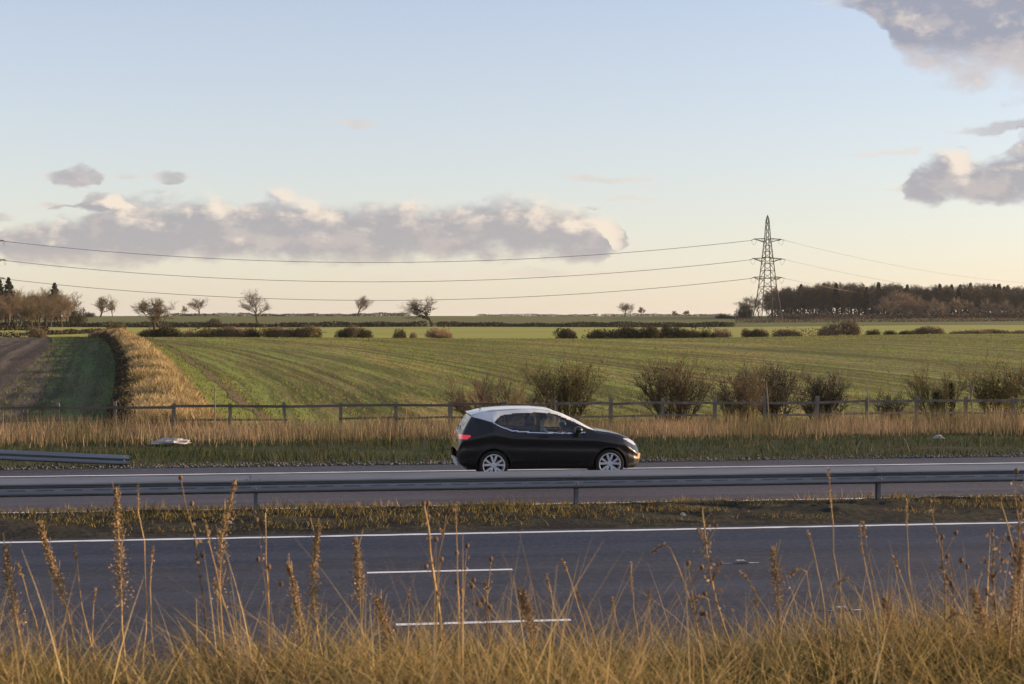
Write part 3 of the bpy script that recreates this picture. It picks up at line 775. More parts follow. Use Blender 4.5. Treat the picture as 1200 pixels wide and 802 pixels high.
def inpoly(x, z, poly):
    r = np.zeros(np.shape(x), bool); n = len(poly)
    for i in range(n):
        x0, z0 = poly[i]; x1, z1 = poly[(i + 1) % n]
        c = ((z0 > z) != (z1 > z)) & (x < (x1 - x0) * (z - z0) / (z1 - z0 + 1e-12) + x0)
        r ^= c
    return r
def polydist(x, z, poly):
    best = np.full(np.shape(x), 9.0); n = len(poly)
    for i in range(n):
        a = np.array(poly[i]); b = np.array(poly[(i + 1) % n]); ab = b - a
        t = np.clip(((x - a[0]) * ab[0] + (z - a[1]) * ab[1]) / (ab @ ab + 1e-12), 0, 1)
        best = np.minimum(best, np.hypot(x - a[0] - t * ab[0], z - a[1] - t * ab[1]))
    return best

M['car_paint'] = mottled('black_car_paint', (0.0045, 0.0045, 0.0068), (0.0055, 0.0052, 0.0075), 3, 0.3, 0.4, coat=0.32)
M['car_white'] = mottled('white_roof_paint', (0.66, 0.67, 0.70), (0.60, 0.61, 0.64), 3, 0.3, 0.5, coat=0.8)
M['car_plastic'] = mottled('black_plastic', (0.012, 0.012, 0.013), (0.02, 0.02, 0.021), 25, 0.6, 0.3)
M['rubber'] = mottled('tyre_rubber', (0.018, 0.017, 0.017), (0.03, 0.028, 0.027), 18, 0.85, 0.2)
M['alloy'] = mottled('alloy', (0.66, 0.66, 0.68), (0.56, 0.56, 0.58), 9, 0.4, 0.5, 0.2)
M['chrome'] = principled('chrome_trim', (0.7, 0.7, 0.72), 0.2, 1.0, 0.5)
M['brake'] = mottled('brake_disc', (0.10, 0.10, 0.10), (0.06, 0.055, 0.05), 20, 0.5, 0.4, 0.6)
M['seat_cloth'] = mottled('seat_cloth', (0.06, 0.06, 0.06), (0.09, 0.085, 0.08), 30, 0.9, 0.1)
M['plate_y'] = principled('rear_number_plate', (0.62, 0.48, 0.10), 0.5)
M['plate_w'] = principled('front_number_plate', (0.6, 0.6, 0.58), 0.5)
def glass(name, tint, mixf):
    m = bpy.data.materials.new(name); m.use_nodes = True; T = NT(m.node_tree)
    for n in list(T.N): T.N.remove(n)
    g = T.node('ShaderNodeBsdfGlossy'); g.inputs[0].default_value = (.9, .93, .96, 1); g.inputs[1].default_value = 0.02
    t = T.node('ShaderNodeBsdfTransparent'); t.inputs[0].default_value = (*tint, 1)
    fr = T.node('ShaderNodeFresnel'); fr.inputs[0].default_value = 1.5
    mx = T.node('ShaderNodeMixShader'); T.L.new(T.m('ADD', T.m('MULTIPLY', fr.outputs[0], 1.0), mixf), mx.inputs[0])
    T.L.new(t.outputs[0], mx.inputs[1]); T.L.new(g.outputs[0], mx.inputs[2])
    o = T.node('ShaderNodeOutputMaterial'); T.L.new(mx.outputs[0], o.inputs[0])
    return m
M['glass_clear'] = glass('clear_car_glass', (.86, .90, .88), .02)
M['glass_tint'] = glass('tinted_car_glass', (.42, .43, .44), .03)
def lamp(name, col, strength):
    m = principled(name, col, 0.15, 0, 0.6, 0.8); b = m.node_tree.nodes['Principled BSDF']
    b.inputs['Emission Color'].default_value = (*col, 1); b.inputs['Emission Strength'].default_value = strength
    return m
M['tail_red'] = lamp('lit_red_tail_lamp', (0.55, 0.025, 0.03), 0.38)
M['head_lamp'] = lamp('lit_headlamp', (0.30, 0.29, 0.33), 0.22)
M['dull_red'] = principled('red_reflector', (0.16, 0.02, 0.02), 0.4)
M['glint_amber'] = principled('amber_sun_glint', (0.45, 0.25, 0.12), 0.35, 0, .4, .2)  # amber colour stands in for the low sun's glint on the bumper

def car():
    sA = s_at(579, 33.35); axl = 1.283
    s_mid = (s_at(579, 32.85) + s_at(714, 32.85)) / 2
    base = RW(s_mid, 32.85 + .84, 0.012)
    e = empty('car', base, TH)
    tag(e, 'black compact crossover car with white roof on the far carriageway', 'car')
    # ---- surface
    ztop = np.array([(-2.06, .60), (-2.05, .72), (-2.02, .86), (-1.985, .97), (-1.93, 1.08), (-1.83, 1.25), (-1.75, 1.37), (-1.68, 1.445), (-1.5, 1.492), (-1.2, 1.526), (-.7, 1.546),
                     (-.3, 1.545), (.0, 1.52), (.25, 1.445), (.55, 1.305), (.80, 1.16), (.97, 1.07), (1.08, 1.045), (1.3, 1.015), (1.55, .962), (1.75, .885), (1.88, .80), (1.98, .69), (2.035, .60), (2.055, .53)])
    zbot = np.array([(-2.06, .56), (-2.04, .42), (-1.98, .33), (-1.8, .28), (-1.3, .24), (1.2, .215), (1.7, .215), (1.92, .24), (2.01, .32), (2.055, .47)])
    wid = np.array([(-2.06, .56), (-2.045, .66), (-2.0, .755), (-1.9, .83), (-1.6, .88), (-1.2, .892), (1.2, .892), (1.45, .88), (1.7, .835), (1.85, .765), (1.95, .68), (2.02, .55), (2.055, .42)])
    belt = np.array([(-2.06, .95), (-1.28, 1.16), (-.86, 1.06), (.5, 1.0), (1.0, .985), (1.6, .86), (2.06, .50)])
    roofw = np.array([(-2.06, .50), (-1.9, .58), (-1.7, .62), (-.5, .645), (.0, .62), (.5, .65), (1.0, .70), (1.5, .70), (2.06, .36)])
    f = lambda tab, x: np.interp(x, tab[:, 0], tab[:, 1])
    xs = np.unique(np.concatenate([np.linspace(-2.06, -1.7, 60), np.linspace(-1.7, 1.7, 260), np.linspace(1.7, 2.055, 50)]))
    # round off the tables so no facets show
    def sm(tab):
        g = np.linspace(-2.06, 2.055, 1200); y = f(tab, g); kk = np.hanning(27); kk /= kk.sum()
        return np.stack([g, np.convolve(np.pad(y, 13, mode='edge'), kk, 'valid')], -1)
    ztop, zbot, wid, belt, roofw = map(sm, (ztop, zbot, wid, belt, roofw))
    NV = 96; G = np.zeros((len(xs), NV, 3))
    for i, x in enumerate(xs):
        zt, zb, w, bl, rw = f(ztop, x), f(zbot, x), f(wid, x), f(belt, x), f(roofw, x)
        hgt = zt - zb; bl = min(bl, zt - .06 * min(1, hgt / .4)); bl = max(bl, zb + hgt * .55)
        c = np.clip((zt - bl - .05) / .30, 0, 1)
        y5 = (1 - c) * (w - .10) + c * min(rw, w - .1); z5 = zt - .035 - .02 * c
        P = [(w - .11, zb), (w - .03, zb + .10 * hgt), (w, zb + .42 * (bl - zb)), (w - .004, zb + .62 * (bl - zb)), (w + .006, zb + .84 * (bl - zb)), (w - .055, bl),
             ((w - .05) * .5 + y5 * .5 + .018 * c, bl * .5 + z5 * .5), (y5, z5), (max(y5 - .10, .05), zt - .012), (.25 * y5, zt - .001), (0, zt)]
        Q = crom(P, NV); G[i, :, 0] = x; G[i, :, 1] = Q[:, 0]; G[i, :, 2] = Q[:, 1]
    n = len(xs)
    cen = (G[:-1, :-1] + G[1:, :-1] + G[1:, 1:] + G[:-1, 1:]) / 4
    X, Y, Zc = cen[..., 0], cen[..., 1], cen[..., 2]
    nr = np.cross(G[1:, :-1] - G[:-1, :-1], G[:-1, 1:] - G[:-1, :-1]); nr /= np.linalg.norm(nr, axis=-1, keepdims=True) + 1e-9
    cls = np.full(X.shape, 'body', dtype=object)
    BL = f(belt, X)
    DLO = [(-1.27, 1.245), (-1.17, 1.345), (-1.05, 1.405), (-.75, 1.44), (-.32, 1.452), (-.02, 1.438), (.18, 1.383), (.45, 1.255), (.74, 1.085), (.76, 1.03), (.45, 1.012), (-.45, 1.04), (-.86, 1.075), (-1.10, 1.16)]
    RAR, FAR = (-axl, .322), (axl, .322)
    rr = np.hypot(X - RAR[0], Zc - RAR[1]); rf = np.hypot(X - FAR[0], Zc - FAR[1]); ra = np.minimum(rr, rf)
    top = (np.abs(nr[..., 2]) > .55)
    upper = (Zc > 1.02) & (X < 1.0)
    # white roof with its rear pillars, then everything cut out of it
    linC = np.interp(X, [-1.90, -1.62, -1.27, -1.1, -.3, .2, .5, .8, 1.0], [1.41, 1.34, 1.245, 1.40, 1.452, 1.372, 1.245, 1.10, 1.045])
    cls[(Zc > linC) & upper & (X > -1.77)] = 'roof'
    cls[(X > .0) & (X < .97) & (Y < f(roofw, X) - .055) & (Zc > np.interp(X, [0, .97], [1.3, 1.02])) & (Zc > f(ztop, X) - .06) & (X > .06)] = 'windscreen'
    cls[(X < -1.70) & (Zc > 1.09) & (Zc < 1.40) & (Y < .60 - (Zc - 1.09) * .1) & (X < np.interp(Zc, [1.09, 1.40], [-1.88, -1.70]))] = 'rear_window'
    dl = inpoly(X, Zc, DLO) & (Y > .4)
    cls[dl] = 'seal'
    dd = polydist(X, Zc, DLO)
    pane = dl & (dd > .014)
    cls[pane & (X < -1.0)] = 'quarter_window'
    cls[pane & (X > -.965) & (X < -.33)] = 'rear_side_window'
    cls[pane & (X > -.25) & (X < .60)] = 'front_side_window'
    cls[(~dl) & (dd < .022) & (Zc < np.interp(X, [-1.27, -.86, .74], [1.265, 1.10, 1.05])) & (Y > .4) & (X < .74)] = 'chrome_strip'
    cls[(X > 1.02) & (X < 1.80) & (Zc > f(ztop, X) - .055) & (Y < .74) & (Zc > .86)] = 'bonnet'
    FD = [(-.29, .33), (-.29, 1.0), (.72, .975), (.76, .80), (.70, .42), (.62, .33)]
    RD = [(-.29, .33), (-.29, 1.01), (-.95, 1.045), (-1.06, .90), (-.98, .66), (-.80, .45), (-.74, .33)]
    for nm, poly in (('front_door', FD), ('rear_door', RD)):
        ins = inpoly(X, Zc, poly) & (Y > .5); cls[ins] = nm
        cls[ins & (polydist(X, Zc, poly) < .014)] = 'seam'
    cls[(X < -1.64) & inpoly(X, Zc, [(-2.1, .98), (-1.98, .985), (-1.80, .98), (-1.77, .955), (-1.86, .895), (-2.1, .885)]) & (Y > .36)] = 'tail_light'
    cls[(X > 1.4) & inpoly(X, Zc, [(1.58, .875), (1.72, .865), (1.86, .80), (1.98, .73), (1.96, .70), (1.86, .715), (1.74, .785)]) & (Y > .40)] = 'headlight'
    cls[(X > 1.85) & (Zc < .62) & (Zc > .40) & (Y < .42)] = 'grille'
    cls[(X > 1.9) & (Zc > .64) & (Zc < .74) & (Y < .38)] = 'grille'
    cls[(Zc < f(zbot, X) + .115) | (ra < .408)] = 'cladding'
    cls[(X < -1.88) & (Zc < .46)] = 'cladding'
    cls[(X > 1.90) & inpoly(X, Zc, [(1.93, .44), (1.95, .53), (2.06, .53), (2.06, .42), (1.95, .41)]) & (Y > .44)] = 'fog_lamp_glint'  # bumper corner patch that takes the painted gold glint
    cls[(ra < .366) & (Y > .35)] = 'gone'
    idx = np.arange(n * NV).reshape(n, NV)
    quads = np.stack([idx[:-1, :-1], idx[1:, :-1], idx[1:, 1:], idx[:-1, 1:]], -1)
    def part(name, key, mat, side, off=0.0):
        sel = cls == key
        if not sel.any(): return None
        q = quads[sel]; used, inv = np.unique(q, return_inverse=True); q = inv.reshape(q.shape)
        V = G.reshape(-1, 3)[used].copy()
        if off:
            vn = np.zeros_like(V); fn = nr[sel]
            for k in range(4): np.add.at(vn, q[:, k], fn)
            vn /= np.linalg.norm(vn, axis=1, keepdims=True) + 1e-9
            V += vn * off
        if side == 0:         # across the centre: both halves in one mesh
            V2 = V * [1, -1, 1]; Vv = np.vstack([V, V2]); Fq = np.vstack([q, q[:, ::-1] + len(V)])
            me = newmesh(name, Vv, Fq)
            import bmesh
            bm = bmesh.new(); bm.from_mesh(me); bmesh.ops.remove_doubles(bm, verts=bm.verts, dist=1e-4); bm.to_mesh(me); bm.free()
            return put(name, me, mat, e, sm=True)
        if side < 0: V = V * [1, -1, 1]; q = q[:, ::-1]
        return obj(name, V, q, mat, e, sm=True)
    flip = nr[n // 2, 20, 1] < 0
    if flip: quads = quads[..., ::-1].copy(); nr = -nr
    part('body', 'body', M['car_paint'], 0)
    part('roof', 'roof', M['car_white'], 0, .003)
    part('windscreen', 'windscreen', M['glass_clear'], 0, -.004)
    part('rear_window', 'rear_window', M['glass_tint'], 0, -.004)
    part('bonnet', 'bonnet', M['car_paint'], 0, .006)
    part('grille', 'grille', M['car_plastic'], 0, -.015)
    part('cladding', 'cladding', M['car_plastic'], 0, .006)
    for sd in (-1, 1):
        for nm, mt, of in (('quarter_window', 'glass_tint', -.003), ('rear_side_window', 'glass_tint', -.003), ('front_side_window', 'glass_clear', -.003),
                           ('front_door', 'car_paint', .002), ('rear_door', 'car_paint', .002), ('tail_light', 'tail_red', .008), ('headlight', 'head_lamp', .004),
                           ('fog_lamp_glint', 'glint_amber', .004), ('chrome_strip', 'chrome', .006)):
            part(nm, nm, M[mt], sd, of)
        part('window_seal', 'seal', M['car_plastic'], sd, 0.0); part('door_seam', 'seam', M['car_plastic'], sd, -.008)
        # door handles, mirror, roof rail
        for x0 in (-.17, -.84):
            h = MB(); h.box((x0, sd * .885, .93), (.20, .03, .032)); h.build('door_handle', M['car_paint'], e)
        mir = MB(); mir.ball((.56, sd * .98, 1.085), (.10, .11, .075), 12, 8); mo = mir.build('mirror', M['car_paint'], e, sm=True)
        mg = MB(); mg.box((.475, sd * .985, 1.085), (.012, .15, .095)); mg.build('mirror_glass', M['chrome'], mo)
        ma = MB(); ma.bar((.56, sd * .82, 1.04), (.56, sd * .93, 1.06), .05); ma.build('mirror_arm', M['car_plastic'], mo)
        rl = MB(); rl.tube([(-1.46, sd * .60, 1.45), (-1.36, sd * .605, 1.495), (-.8, sd * .61, 1.528), (-.3, sd * .605, 1.523), (.0, sd * .60, 1.485), (.05, sd * .60, 1.45)], .012, 6)
        rl.build('roof_rail', M['car_white'], e, sm=True)
    # spoiler over the rear window
    sp = MB(); N = 13
    V = []
    for k in range(N):
        y = -.60 + 1.2 * k / (N - 1); b = (y / .6) ** 2
        for (x, z) in ((-1.60, 1.478), (-1.79 + .06 * b, 1.452 - .012 * b), (-1.795 + .06 * b, 1.432 - .012 * b), (-1.65, 1.415)): V.append((x, y, z - .03 * b))
    Fs = []
    for k in range(N - 1):
        for j in range(4): Fs.append((k * 4 + j, k * 4 + (j + 1) % 4, (k + 1) * 4 + (j + 1) % 4, (k + 1) * 4 + j))
    Fs += [(3, 2, 1, 0), tuple((N - 1) * 4 + j for j in range(4))]
    sp.add(V, Fs); sp.build('spoiler', M['car_white'], e)
    an = MB(); an.tube([(-1.45, 0, 1.49), (-1.62, 0, 1.60)], .008, 5); an.build('aerial', M['car_plastic'], e)
    # number plates, bumper insert, exhaust
    pl = MB(); pl.box((-2.035, 0, .80), (.012, .52, .11), Matrix.Rotation(-.12, 3, 'Y')); pl.build('number_plate', M['plate_y'], e)
    pl = MB(); pl.box((2.06, 0, .50), (.012, .52, .11)); pl.build('number_plate', M['plate_w'], e)
    bi = MB(); bi.box((-2.045, 0, .42), (.05, .95, .05)); bi.box((-2.01, 0, .33), (.05, .8, .09)); bi.build('bumper_insert', M['alloy'], e)
    for sd in (-1, 1):
        rf_ = MB(); rf_.box((-1.945, sd * .74, .50), (.10, .02, .03), Matrix.Rotation(sd * 1.0, 3, 'Z')); rf_.build('rear_reflector', M['dull_red'], e)
    wp = MB(); wp.bar((-1.985, .0, 1.06), (-1.915, .33, 1.13), .015); wp.build('rear_wiper', M['car_plastic'], e)
    fl = MB(); fl.box((0, 0, .27), (3.7, 1.40, .10)); fl.build('underbody', M['car_plastic'], e)
    for sx in (-1, 1):
        for sd in (-1, 1):
            ar = MB(); prof = [(.372, -.155), (.372, .14), (.05, .14)]
            a0 = [math.radians(v) for v in range(-12, 193, 6)]; V = []; Fs = []
            for a in a0:
                for (r, h) in prof: V.append((sx * axl + r * math.cos(a), sd * (.72 - h), .322 + r * math.sin(a)))
            for i in range(len(a0) - 1):
                for j in range(2): Fs.append((i * 3 + j, i * 3 + j + 1, i * 3 + j + 4, i * 3 + j + 3))
            ar.add(V, Fs); ar.build('arch_liner', M['car_plastic'], e, sm=True)
            w = empty('wheel', (sx * axl, sd * .775, .322)); w.parent = e
            if sd > 0: w.rotation_euler = (0, 0, math.pi)
            ty = MB(); ty.lathe([(.232, -.09), (.262, -.103), (.296, -.106), (.314, -.095), (.322, -.072), (.322, .072), (.314, .095), (.296, .106), (.262, .103), (.232, .09)], 48, closed=True)
            ty.build('tyre', M['rubber'], w, sm=True)
            ri = MB(); ri.lathe([(.236, -.088), (.245, -.098), (.236, -.104), (.222, -.094), (.218, -.06), (.214, .08)], 48)
            ri.lathe([(.0, -.078), (.04, -.080), (.062, -.07), (.066, -.03)], 20)
            for k in range(5):
                for dv in (-.16, .16):
                    a = 2 * math.pi * k / 5 + .3
                    p0 = Vector((.045 * math.cos(a + dv * .4), -.062, .045 * math.sin(a + dv * .4)))
                    p1 = Vector((.226 * math.cos(a + dv * 1.7), -.085, .226 * math.sin(a + dv * 1.7)))
                    d = (p1 - p0).normalized(); side = d.cross(Vector((0, 1, 0))).normalized()
                    V = [p0 + side * .020 + Vector((0, -.008, 0)), p0 - side * .020 + Vector((0, -.008, 0)), p1 - side * .025, p1 + side * .025,
                         p0 + side * .020 + Vector((0, .03, 0)), p0 - side * .020 + Vector((0, .03, 0)), p1 - side * .025 + Vector((0, .03, 0)), p1 + side * .025 + Vector((0, .03, 0))]
                    ri.add(V, [(0, 1, 2, 3), (7, 6, 5, 4), (0, 4, 5, 1), (1, 5, 6, 2), (2, 6, 7, 3), (3, 7, 4, 0)])
            ri.build('rim', M['alloy'], w)
            bd = MB(); bd.lathe([(.0, .0), (.15, .0), (.15, .02), (.0, .02)], 28); bd.build('brake_disc', M['brake'], w)
    # cabin
    for (x, y) in ((-.05, -.37), (-.05, .37), (-.88, -.37), (-.88, .37)):
        s = MB(); s.box((x + .08, y, .55), (.48, .48, .16)); s.box((x - .22, y, .86), (.13, .46, .58), Matrix.Rotation(-.22, 3, 'Y'))
        so = s.build('seat', M['seat_cloth'], e)
        hr = MB(); hr.ball((x - .32, y, 1.245), (.06, .13, .10), 10, 7); hr.build('headrest', M['seat_cloth'], so, sm=True)
    db = MB(); db.box((.72, 0, .90), (.35, 1.40, .16)); db.build('dashboard', M['car_plastic'], e)
    ps = MB(); ps.box((-1.55, 0, .93), (.5, 1.2, .04)); ps.build('parcel_shelf', M['car_plastic'], e)
    sw = MB(); V = []; Fs = []; R_, r_ = .18, .016; cM = Matrix.Translation((.42, -.37, .93)) @ Matrix.Rotation(math.radians(65), 4, 'Y')
    for i in range(24):
        for j in range(6):
            a, b = 2 * math.pi * i / 24, 2 * math.pi * j / 6
            V.append(cM @ Vector(((R_ + r_ * math.cos(b)) * math.cos(a), (R_ + r_ * math.cos(b)) * math.sin(a), r_ * math.sin(b))))
            Fs.append((i * 6 + j, ((i + 1) % 24) * 6 + j, ((i + 1) % 24) * 6 + (j + 1) % 6, i * 6 + (j + 1) % 6))
    sw.add(V, Fs); sw.bar((.42, -.37, .93), (.60, -.37, .86), .05); sw.build('steering_wheel', M['car_plastic'], e, sm=True)
    return e, base
CAR, CARB = car()

def driver():
    """seated figure: body grown over a skeleton, head with face and hair, hands closed on the wheel"""
    skin = mottled('skin', (0.48, 0.30, 0.22), (0.42, 0.26, 0.19), 20, 0.6, 0.3)
    cloth = mottled('pale_jumper', (0.38, 0.46, 0.46), (0.30, 0.37, 0.38), 12, 0.9, 0.1)
    hair = mottled('brown_hair', (0.10, 0.065, 0.04), (0.05, 0.035, 0.022), 40, 0.7, 0.2)
    m = bpy.data.meshes.new('person'); ox, oy = -.02, -.37
    J = [(0, 0, .66, .15), (-.06, 0, .82, .15), (-.12, 0, 1.0, .155), (-.15, 0, 1.12, .09), (-.14, 0, 1.19, .05), (-.11, 0, 1.27, .08), (-.10, 0, 1.35, .085),
         (-.13, -.17, 1.07, .06), (.06, -.21, .90, .048), (.26, -.16, .97, .035), (.34, -.13, .99, .04),
         (-.13, .17, 1.07, .06), (.06, .21, .90, .048), (.26, .16, .97, .035), (.34, .13, .99, .04),
         (.24, -.10, .66, .085), (.42, -.11, .68, .07), (.62, -.10, .42, .05),
         (.24, .10, .66, .085), (.42, .11, .68, .07), (.62, .10, .42, .05)]
    E = [(0, 1), (1, 2), (2, 3), (3, 4), (4, 5), (5, 6), (2, 7), (7, 8), (8, 9), (9, 10), (2, 11), (11, 12), (12, 13), (13, 14), (0, 15), (15, 16), (16, 17), (0, 18), (18, 19), (19, 20)]
    m.from_pydata([(j[0] + ox, j[1] + oy, j[2]) for j in J], E, [])
    o = bpy.data.objects.new('person', m); C.objects.link(o)
    md = o.modifiers.new('skin', 'SKIN'); md.use_smooth_shade = True
    for i, j in enumerate(J): m.skin_vertices[0].data[i].radius = (j[3], j[3] * (1.1 if i < 3 else 1))
    m.skin_vertices[0].data[0].use_root = True
    s = o.modifiers.new('sub', 'SUBSURF'); s.levels = s.render_levels = 1
    dg = bpy.context.evaluated_depsgraph_get(); me = bpy.data.meshes.new_from_object(o.evaluated_get(dg))
    bpy.data.objects.remove(o)
    me.materials.clear(); me.materials.append(cloth); me.materials.append(skin); smooth(me)
    for p in me.polygons:
        c = p.center
        if c.z > 1.165 or c.x > .255 + ox and c.z > .9: p.material_index = 1
    o = put('person', me, None, None, CARB, (0, 0, TH))
    hd = MB(); hd.ball((-.115 + ox, oy, 1.345), (.105, .092, .105), 14, 9)
    hd.build('hair', hair, o, sm=True)
    fc = MB()
    fc.ball((-.005 + ox, oy, 1.30), (.022, .016, .024), 8, 5)
    for sy in (-1, 1): fc.ball((-.10 + ox, oy + sy * .088, 1.305), (.022, .012, .03), 8, 5)
    fc.build('nose_and_ears', skin, o, sm=True)
    ey = MB()
    for sy in (-1, 1): ey.ball((-.022 + ox, oy + sy * .032, 1.325), (.010, .014, .008), 8, 5)
    ey.build('eyes', M['car_plastic'], o, sm=True)
    for sy in (-1, 1):
        fg = MB()
        for k in range(4):
            z = .945 + k * .022
            fg.tube([(.31, sy * .14, z), (.365, sy * .15, z + .004), (.40, sy * .165, z + .004), (.385, sy * .185, z)], [.0095, .009, .0085, .007], 6)
        fg.tube([(.30, sy * .12, 1.0), (.345, sy * .115, 1.03), (.385, sy * .135, 1.035)], [.011, .010, .008], 6)
        ob = fg.build('fingers', skin, o, sm=True); ob.location = (ox, oy, 0)
    tag(o, 'driver in a pale jumper at the wheel of the black car', 'person')
driver()

# ------------------------------------------------------------------ vegetation helpers
def blades(base, h, w, az, lean, segs=3, droop=1.6, face=None, rng=None):
    """tapered bent grass blades, all in one array"""
    n = len(base); rng = rng or np.random.default_rng(0)
    if face is None: face = az + np.pi / 2 + rng.normal(0, .7, n)
    side = np.stack([np.cos(face), np.sin(face), np.zeros(n)], -1)
    ld = np.stack([np.cos(az), np.sin(az), np.zeros(n)], -1)
    rows = []
    for k in range(segs + 1):
        t = k / segs
        c = base + ld * (h * lean * t ** droop)[:, None]
        c[:, 2] += h * t * np.sqrt(np.clip(1 - (lean * t ** (droop - 1)) ** 2 * .55, .15, 1))
        ww = (w * max(.10, (1 - t ** 1.6)))[:, None] * side * .5
        rows += [c - ww, c + ww]
    V = np.stack(rows, 1).reshape(-1, 3); m = 2 * (segs + 1)
    b = np.arange(n)[:, None] * m
    Fq = np.concatenate([np.stack([b[:, 0] + 2 * k, b[:, 0] + 2 * k + 1, b[:, 0] + 2 * k + 3, b[:, 0] + 2 * k + 2], -1) for k in range(segs)])
    return V, Fq
def prisms(segs, k):
    """k-sided tapered prisms for branch segments: array (n, 8) = p, q, r0, r1"""
    S = np.asarray(segs, float).reshape(-1, 8); p, q, r0, r1 = S[:, 0:3], S[:, 3:6], S[:, 6], S[:, 7]
    d = q - p; L = np.linalg.norm(d, axis=1, keepdims=True) + 1e-9; d = d / L
    a = np.where(np.abs(d[:, 2:3]) < .9, np.array([[0, 0, 1.0]]), np.array([[1.0, 0, 0]]))
    u = np.cross(d, a); u /= np.linalg.norm(u, axis=1, keepdims=True); v = np.cross(d, u)
    rows = []
    for c, r in ((p, r0), (q, r1)):
        for i in range(k):
            an = 2 * math.pi * i / k
            rows.append(c + (u * math.cos(an) + v * math.sin(an)) * r[:, None])
    V = np.stack(rows, 1).reshape(-1, 3); b = np.arange(len(S)) * 2 * k
    Fq = np.concatenate([np.stack([b + i, b + (i + 1) % k, b + k + (i + 1) % k, b + k + i], -1) for i in range(k)])
    return V, Fq
def leafcards(P, size, rng, flat=0.0):
    n = len(P); d1 = rng.normal(0, 1, (n, 3)); d1 /= np.linalg.norm(d1, axis=1, keepdims=True)
    d2 = np.cross(d1, rng.normal(0, 1, (n, 3))); d2 /= np.linalg.norm(d2, axis=1, keepdims=True) + 1e-9
    s = (size * rng.uniform(.6, 1.3, n))[:, None]
    V = np.stack([P - d1 * s, P + d2 * s * .6, P + d1 * s, P - d2 * s * .6], 1).reshape(-1, 3)
    return V, np.arange(4 * n).reshape(n, 4)
def grow(rng, p, d, L, r, lev, Q, out):
    n = Q['seg'][lev]; p = np.array(p, float); d = np.array(d, float); last = lev == len(Q['seg']) - 1
    for i in range(n):
        d = d + np.array([rng.gauss(0, Q['wob']), rng.gauss(0, Q['wob']), rng.gauss(0, Q['wob'] * .7) + Q['up'][lev]]); d /= np.linalg.norm(d)
        q = p + d * L / n; f0 = 1 - i / n * (1 - Q['taper']); f1 = 1 - (i + 1) / n * (1 - Q['taper'])
        out.append((lev, *p, *q, max(r * f0, Q['rmin']), max(r * f1, Q['rmin'])))
        p = q
        if not last and (i + 1) / n >= Q['start'][lev]:
            for _ in range(Q['kids'][lev]):
                a = math.radians(Q['ang'][lev] * rng.uniform(.65, 1.3)); ph = rng.uniform(0, 2 * math.pi)
                ax = np.cross(d, [math.cos(ph), math.sin(ph), .3]); ax /= np.linalg.norm(ax) + 1e-9
                nd = d * math.cos(a) + np.cross(ax, d) * math.sin(a)
                grow(rng, p, nd, L * Q['lr'][lev] * rng.uniform(.65, 1.15) * (1 - .35 * (i + 1) / n if lev == 0 else 1), r * f1 * Q['rr'], lev + 1, Q, out)
OAK = dict(seg=[5, 5, 4, 3, 2], up=[.03, .07, .03, .02, .0], start=[.55, .3, .25, .3], kids=[2, 2, 2, 3], ang=[50, 44, 42, 40], lr=[.95, .62, .58, .6], rr=.58, wob=.15, taper=.42, rmin=.011)
ROUND = dict(seg=[5, 4, 4, 3, 2], up=[.05, .09, .05, .03, .0], start=[.4, .3, .25, .3], kids=[3, 2, 2, 3], ang=[54, 40, 38, 38], lr=[.80, .62, .58, .6], rr=.55, wob=.09, taper=.4, rmin=.011)
TALL = dict(seg=[8, 4, 3, 2], up=[.08, .10, .06, .0], start=[.3, .2, .2], kids=[3, 3, 3], ang=[42, 40, 40], lr=[.34, .55, .6], rr=.45, wob=.07, taper=.25, rmin=.022)
def tree_mesh(Q, h, seed, leaves=0, leaf=.25, r0=None, ivy=0):
    """-> (trunk V, F), (crown V, F) scaled so that the top is at h"""
    rng = random.Random(seed); out = []
    grow(rng, (0, 0, -.2), (rng.gauss(0, .04), rng.gauss(0, .04), 1), h * .5, r0 or h * .028, 0, Q, out)
    A = np.array(out); k = h / max(A[:, 6].max(), A[:, 3].max()); A[:, 1:7] *= k
    t = prisms(A[A[:, 0] == 0][:, 1:], 7); big = A[(A[:, 0] > 0) & (A[:, 0] < 3)]; sml = A[A[:, 0] >= 3]
    V1, F1 = prisms(big[:, 1:], 4); V2, F2 = prisms(sml[:, 1:], 3) if len(sml) else (np.zeros((0, 3)), np.zeros((0, 4), int))
    crown = (np.vstack([V1, V2]), np.vstack([F1, F2 + len(V1)]))
    r = np.random.default_rng(seed); iv = None
    if ivy:
        tk = A[A[:, 0] <= 1]; pts = tk[r.integers(0, len(tk), ivy)]; f = r.random(ivy)[:, None]
        P = pts[:, 1:4] * (1 - f) + pts[:, 4:7] * f; P = P[P[:, 2] < h * .62]; P = P + r.normal(0, .25 * h / 10, P.shape); iv = leafcards(P, leaf, r)
    return t, crown, iv
def add_tree(name, protos, loc, scl=1.0, rz=0.0, label=None, group=None, sx=1.0):
    e = empty(name, loc, rz, (scl * sx, scl * sx, scl))
    for (nm, me) in protos: put(nm, me, None, e)
    tag(e, label, 'tree', group); return e
def proto(Q, h, seed, twig='twig', bark='bark', ivy=0, r0=None, leaf=.22):
    t, c, iv = tree_mesh(Q, h, seed, ivy=ivy, r0=r0, leaf=leaf)
    a = newmesh('trunk', *t); a.materials.append(M[bark]); smooth(a); b = newmesh('crown', *c); b.materials.append(M[twig])
    R = [('trunk', a), ('crown', b)]
    if iv is not None: m = newmesh('ivy', *iv); m.materials.append(M['ivy']); R.append(('ivy', m))
    return R
def at(x, d, off=0.0):
    u = (x - 600.0) / F * d; return (u, d, zg(u, d) + off)
def hpx(d, y_top, x):                       # height that reaches photo row y_top from the ground at depth d
    g = at(x, d)[2]; return (H - (y_top - YH) / F * d) - g

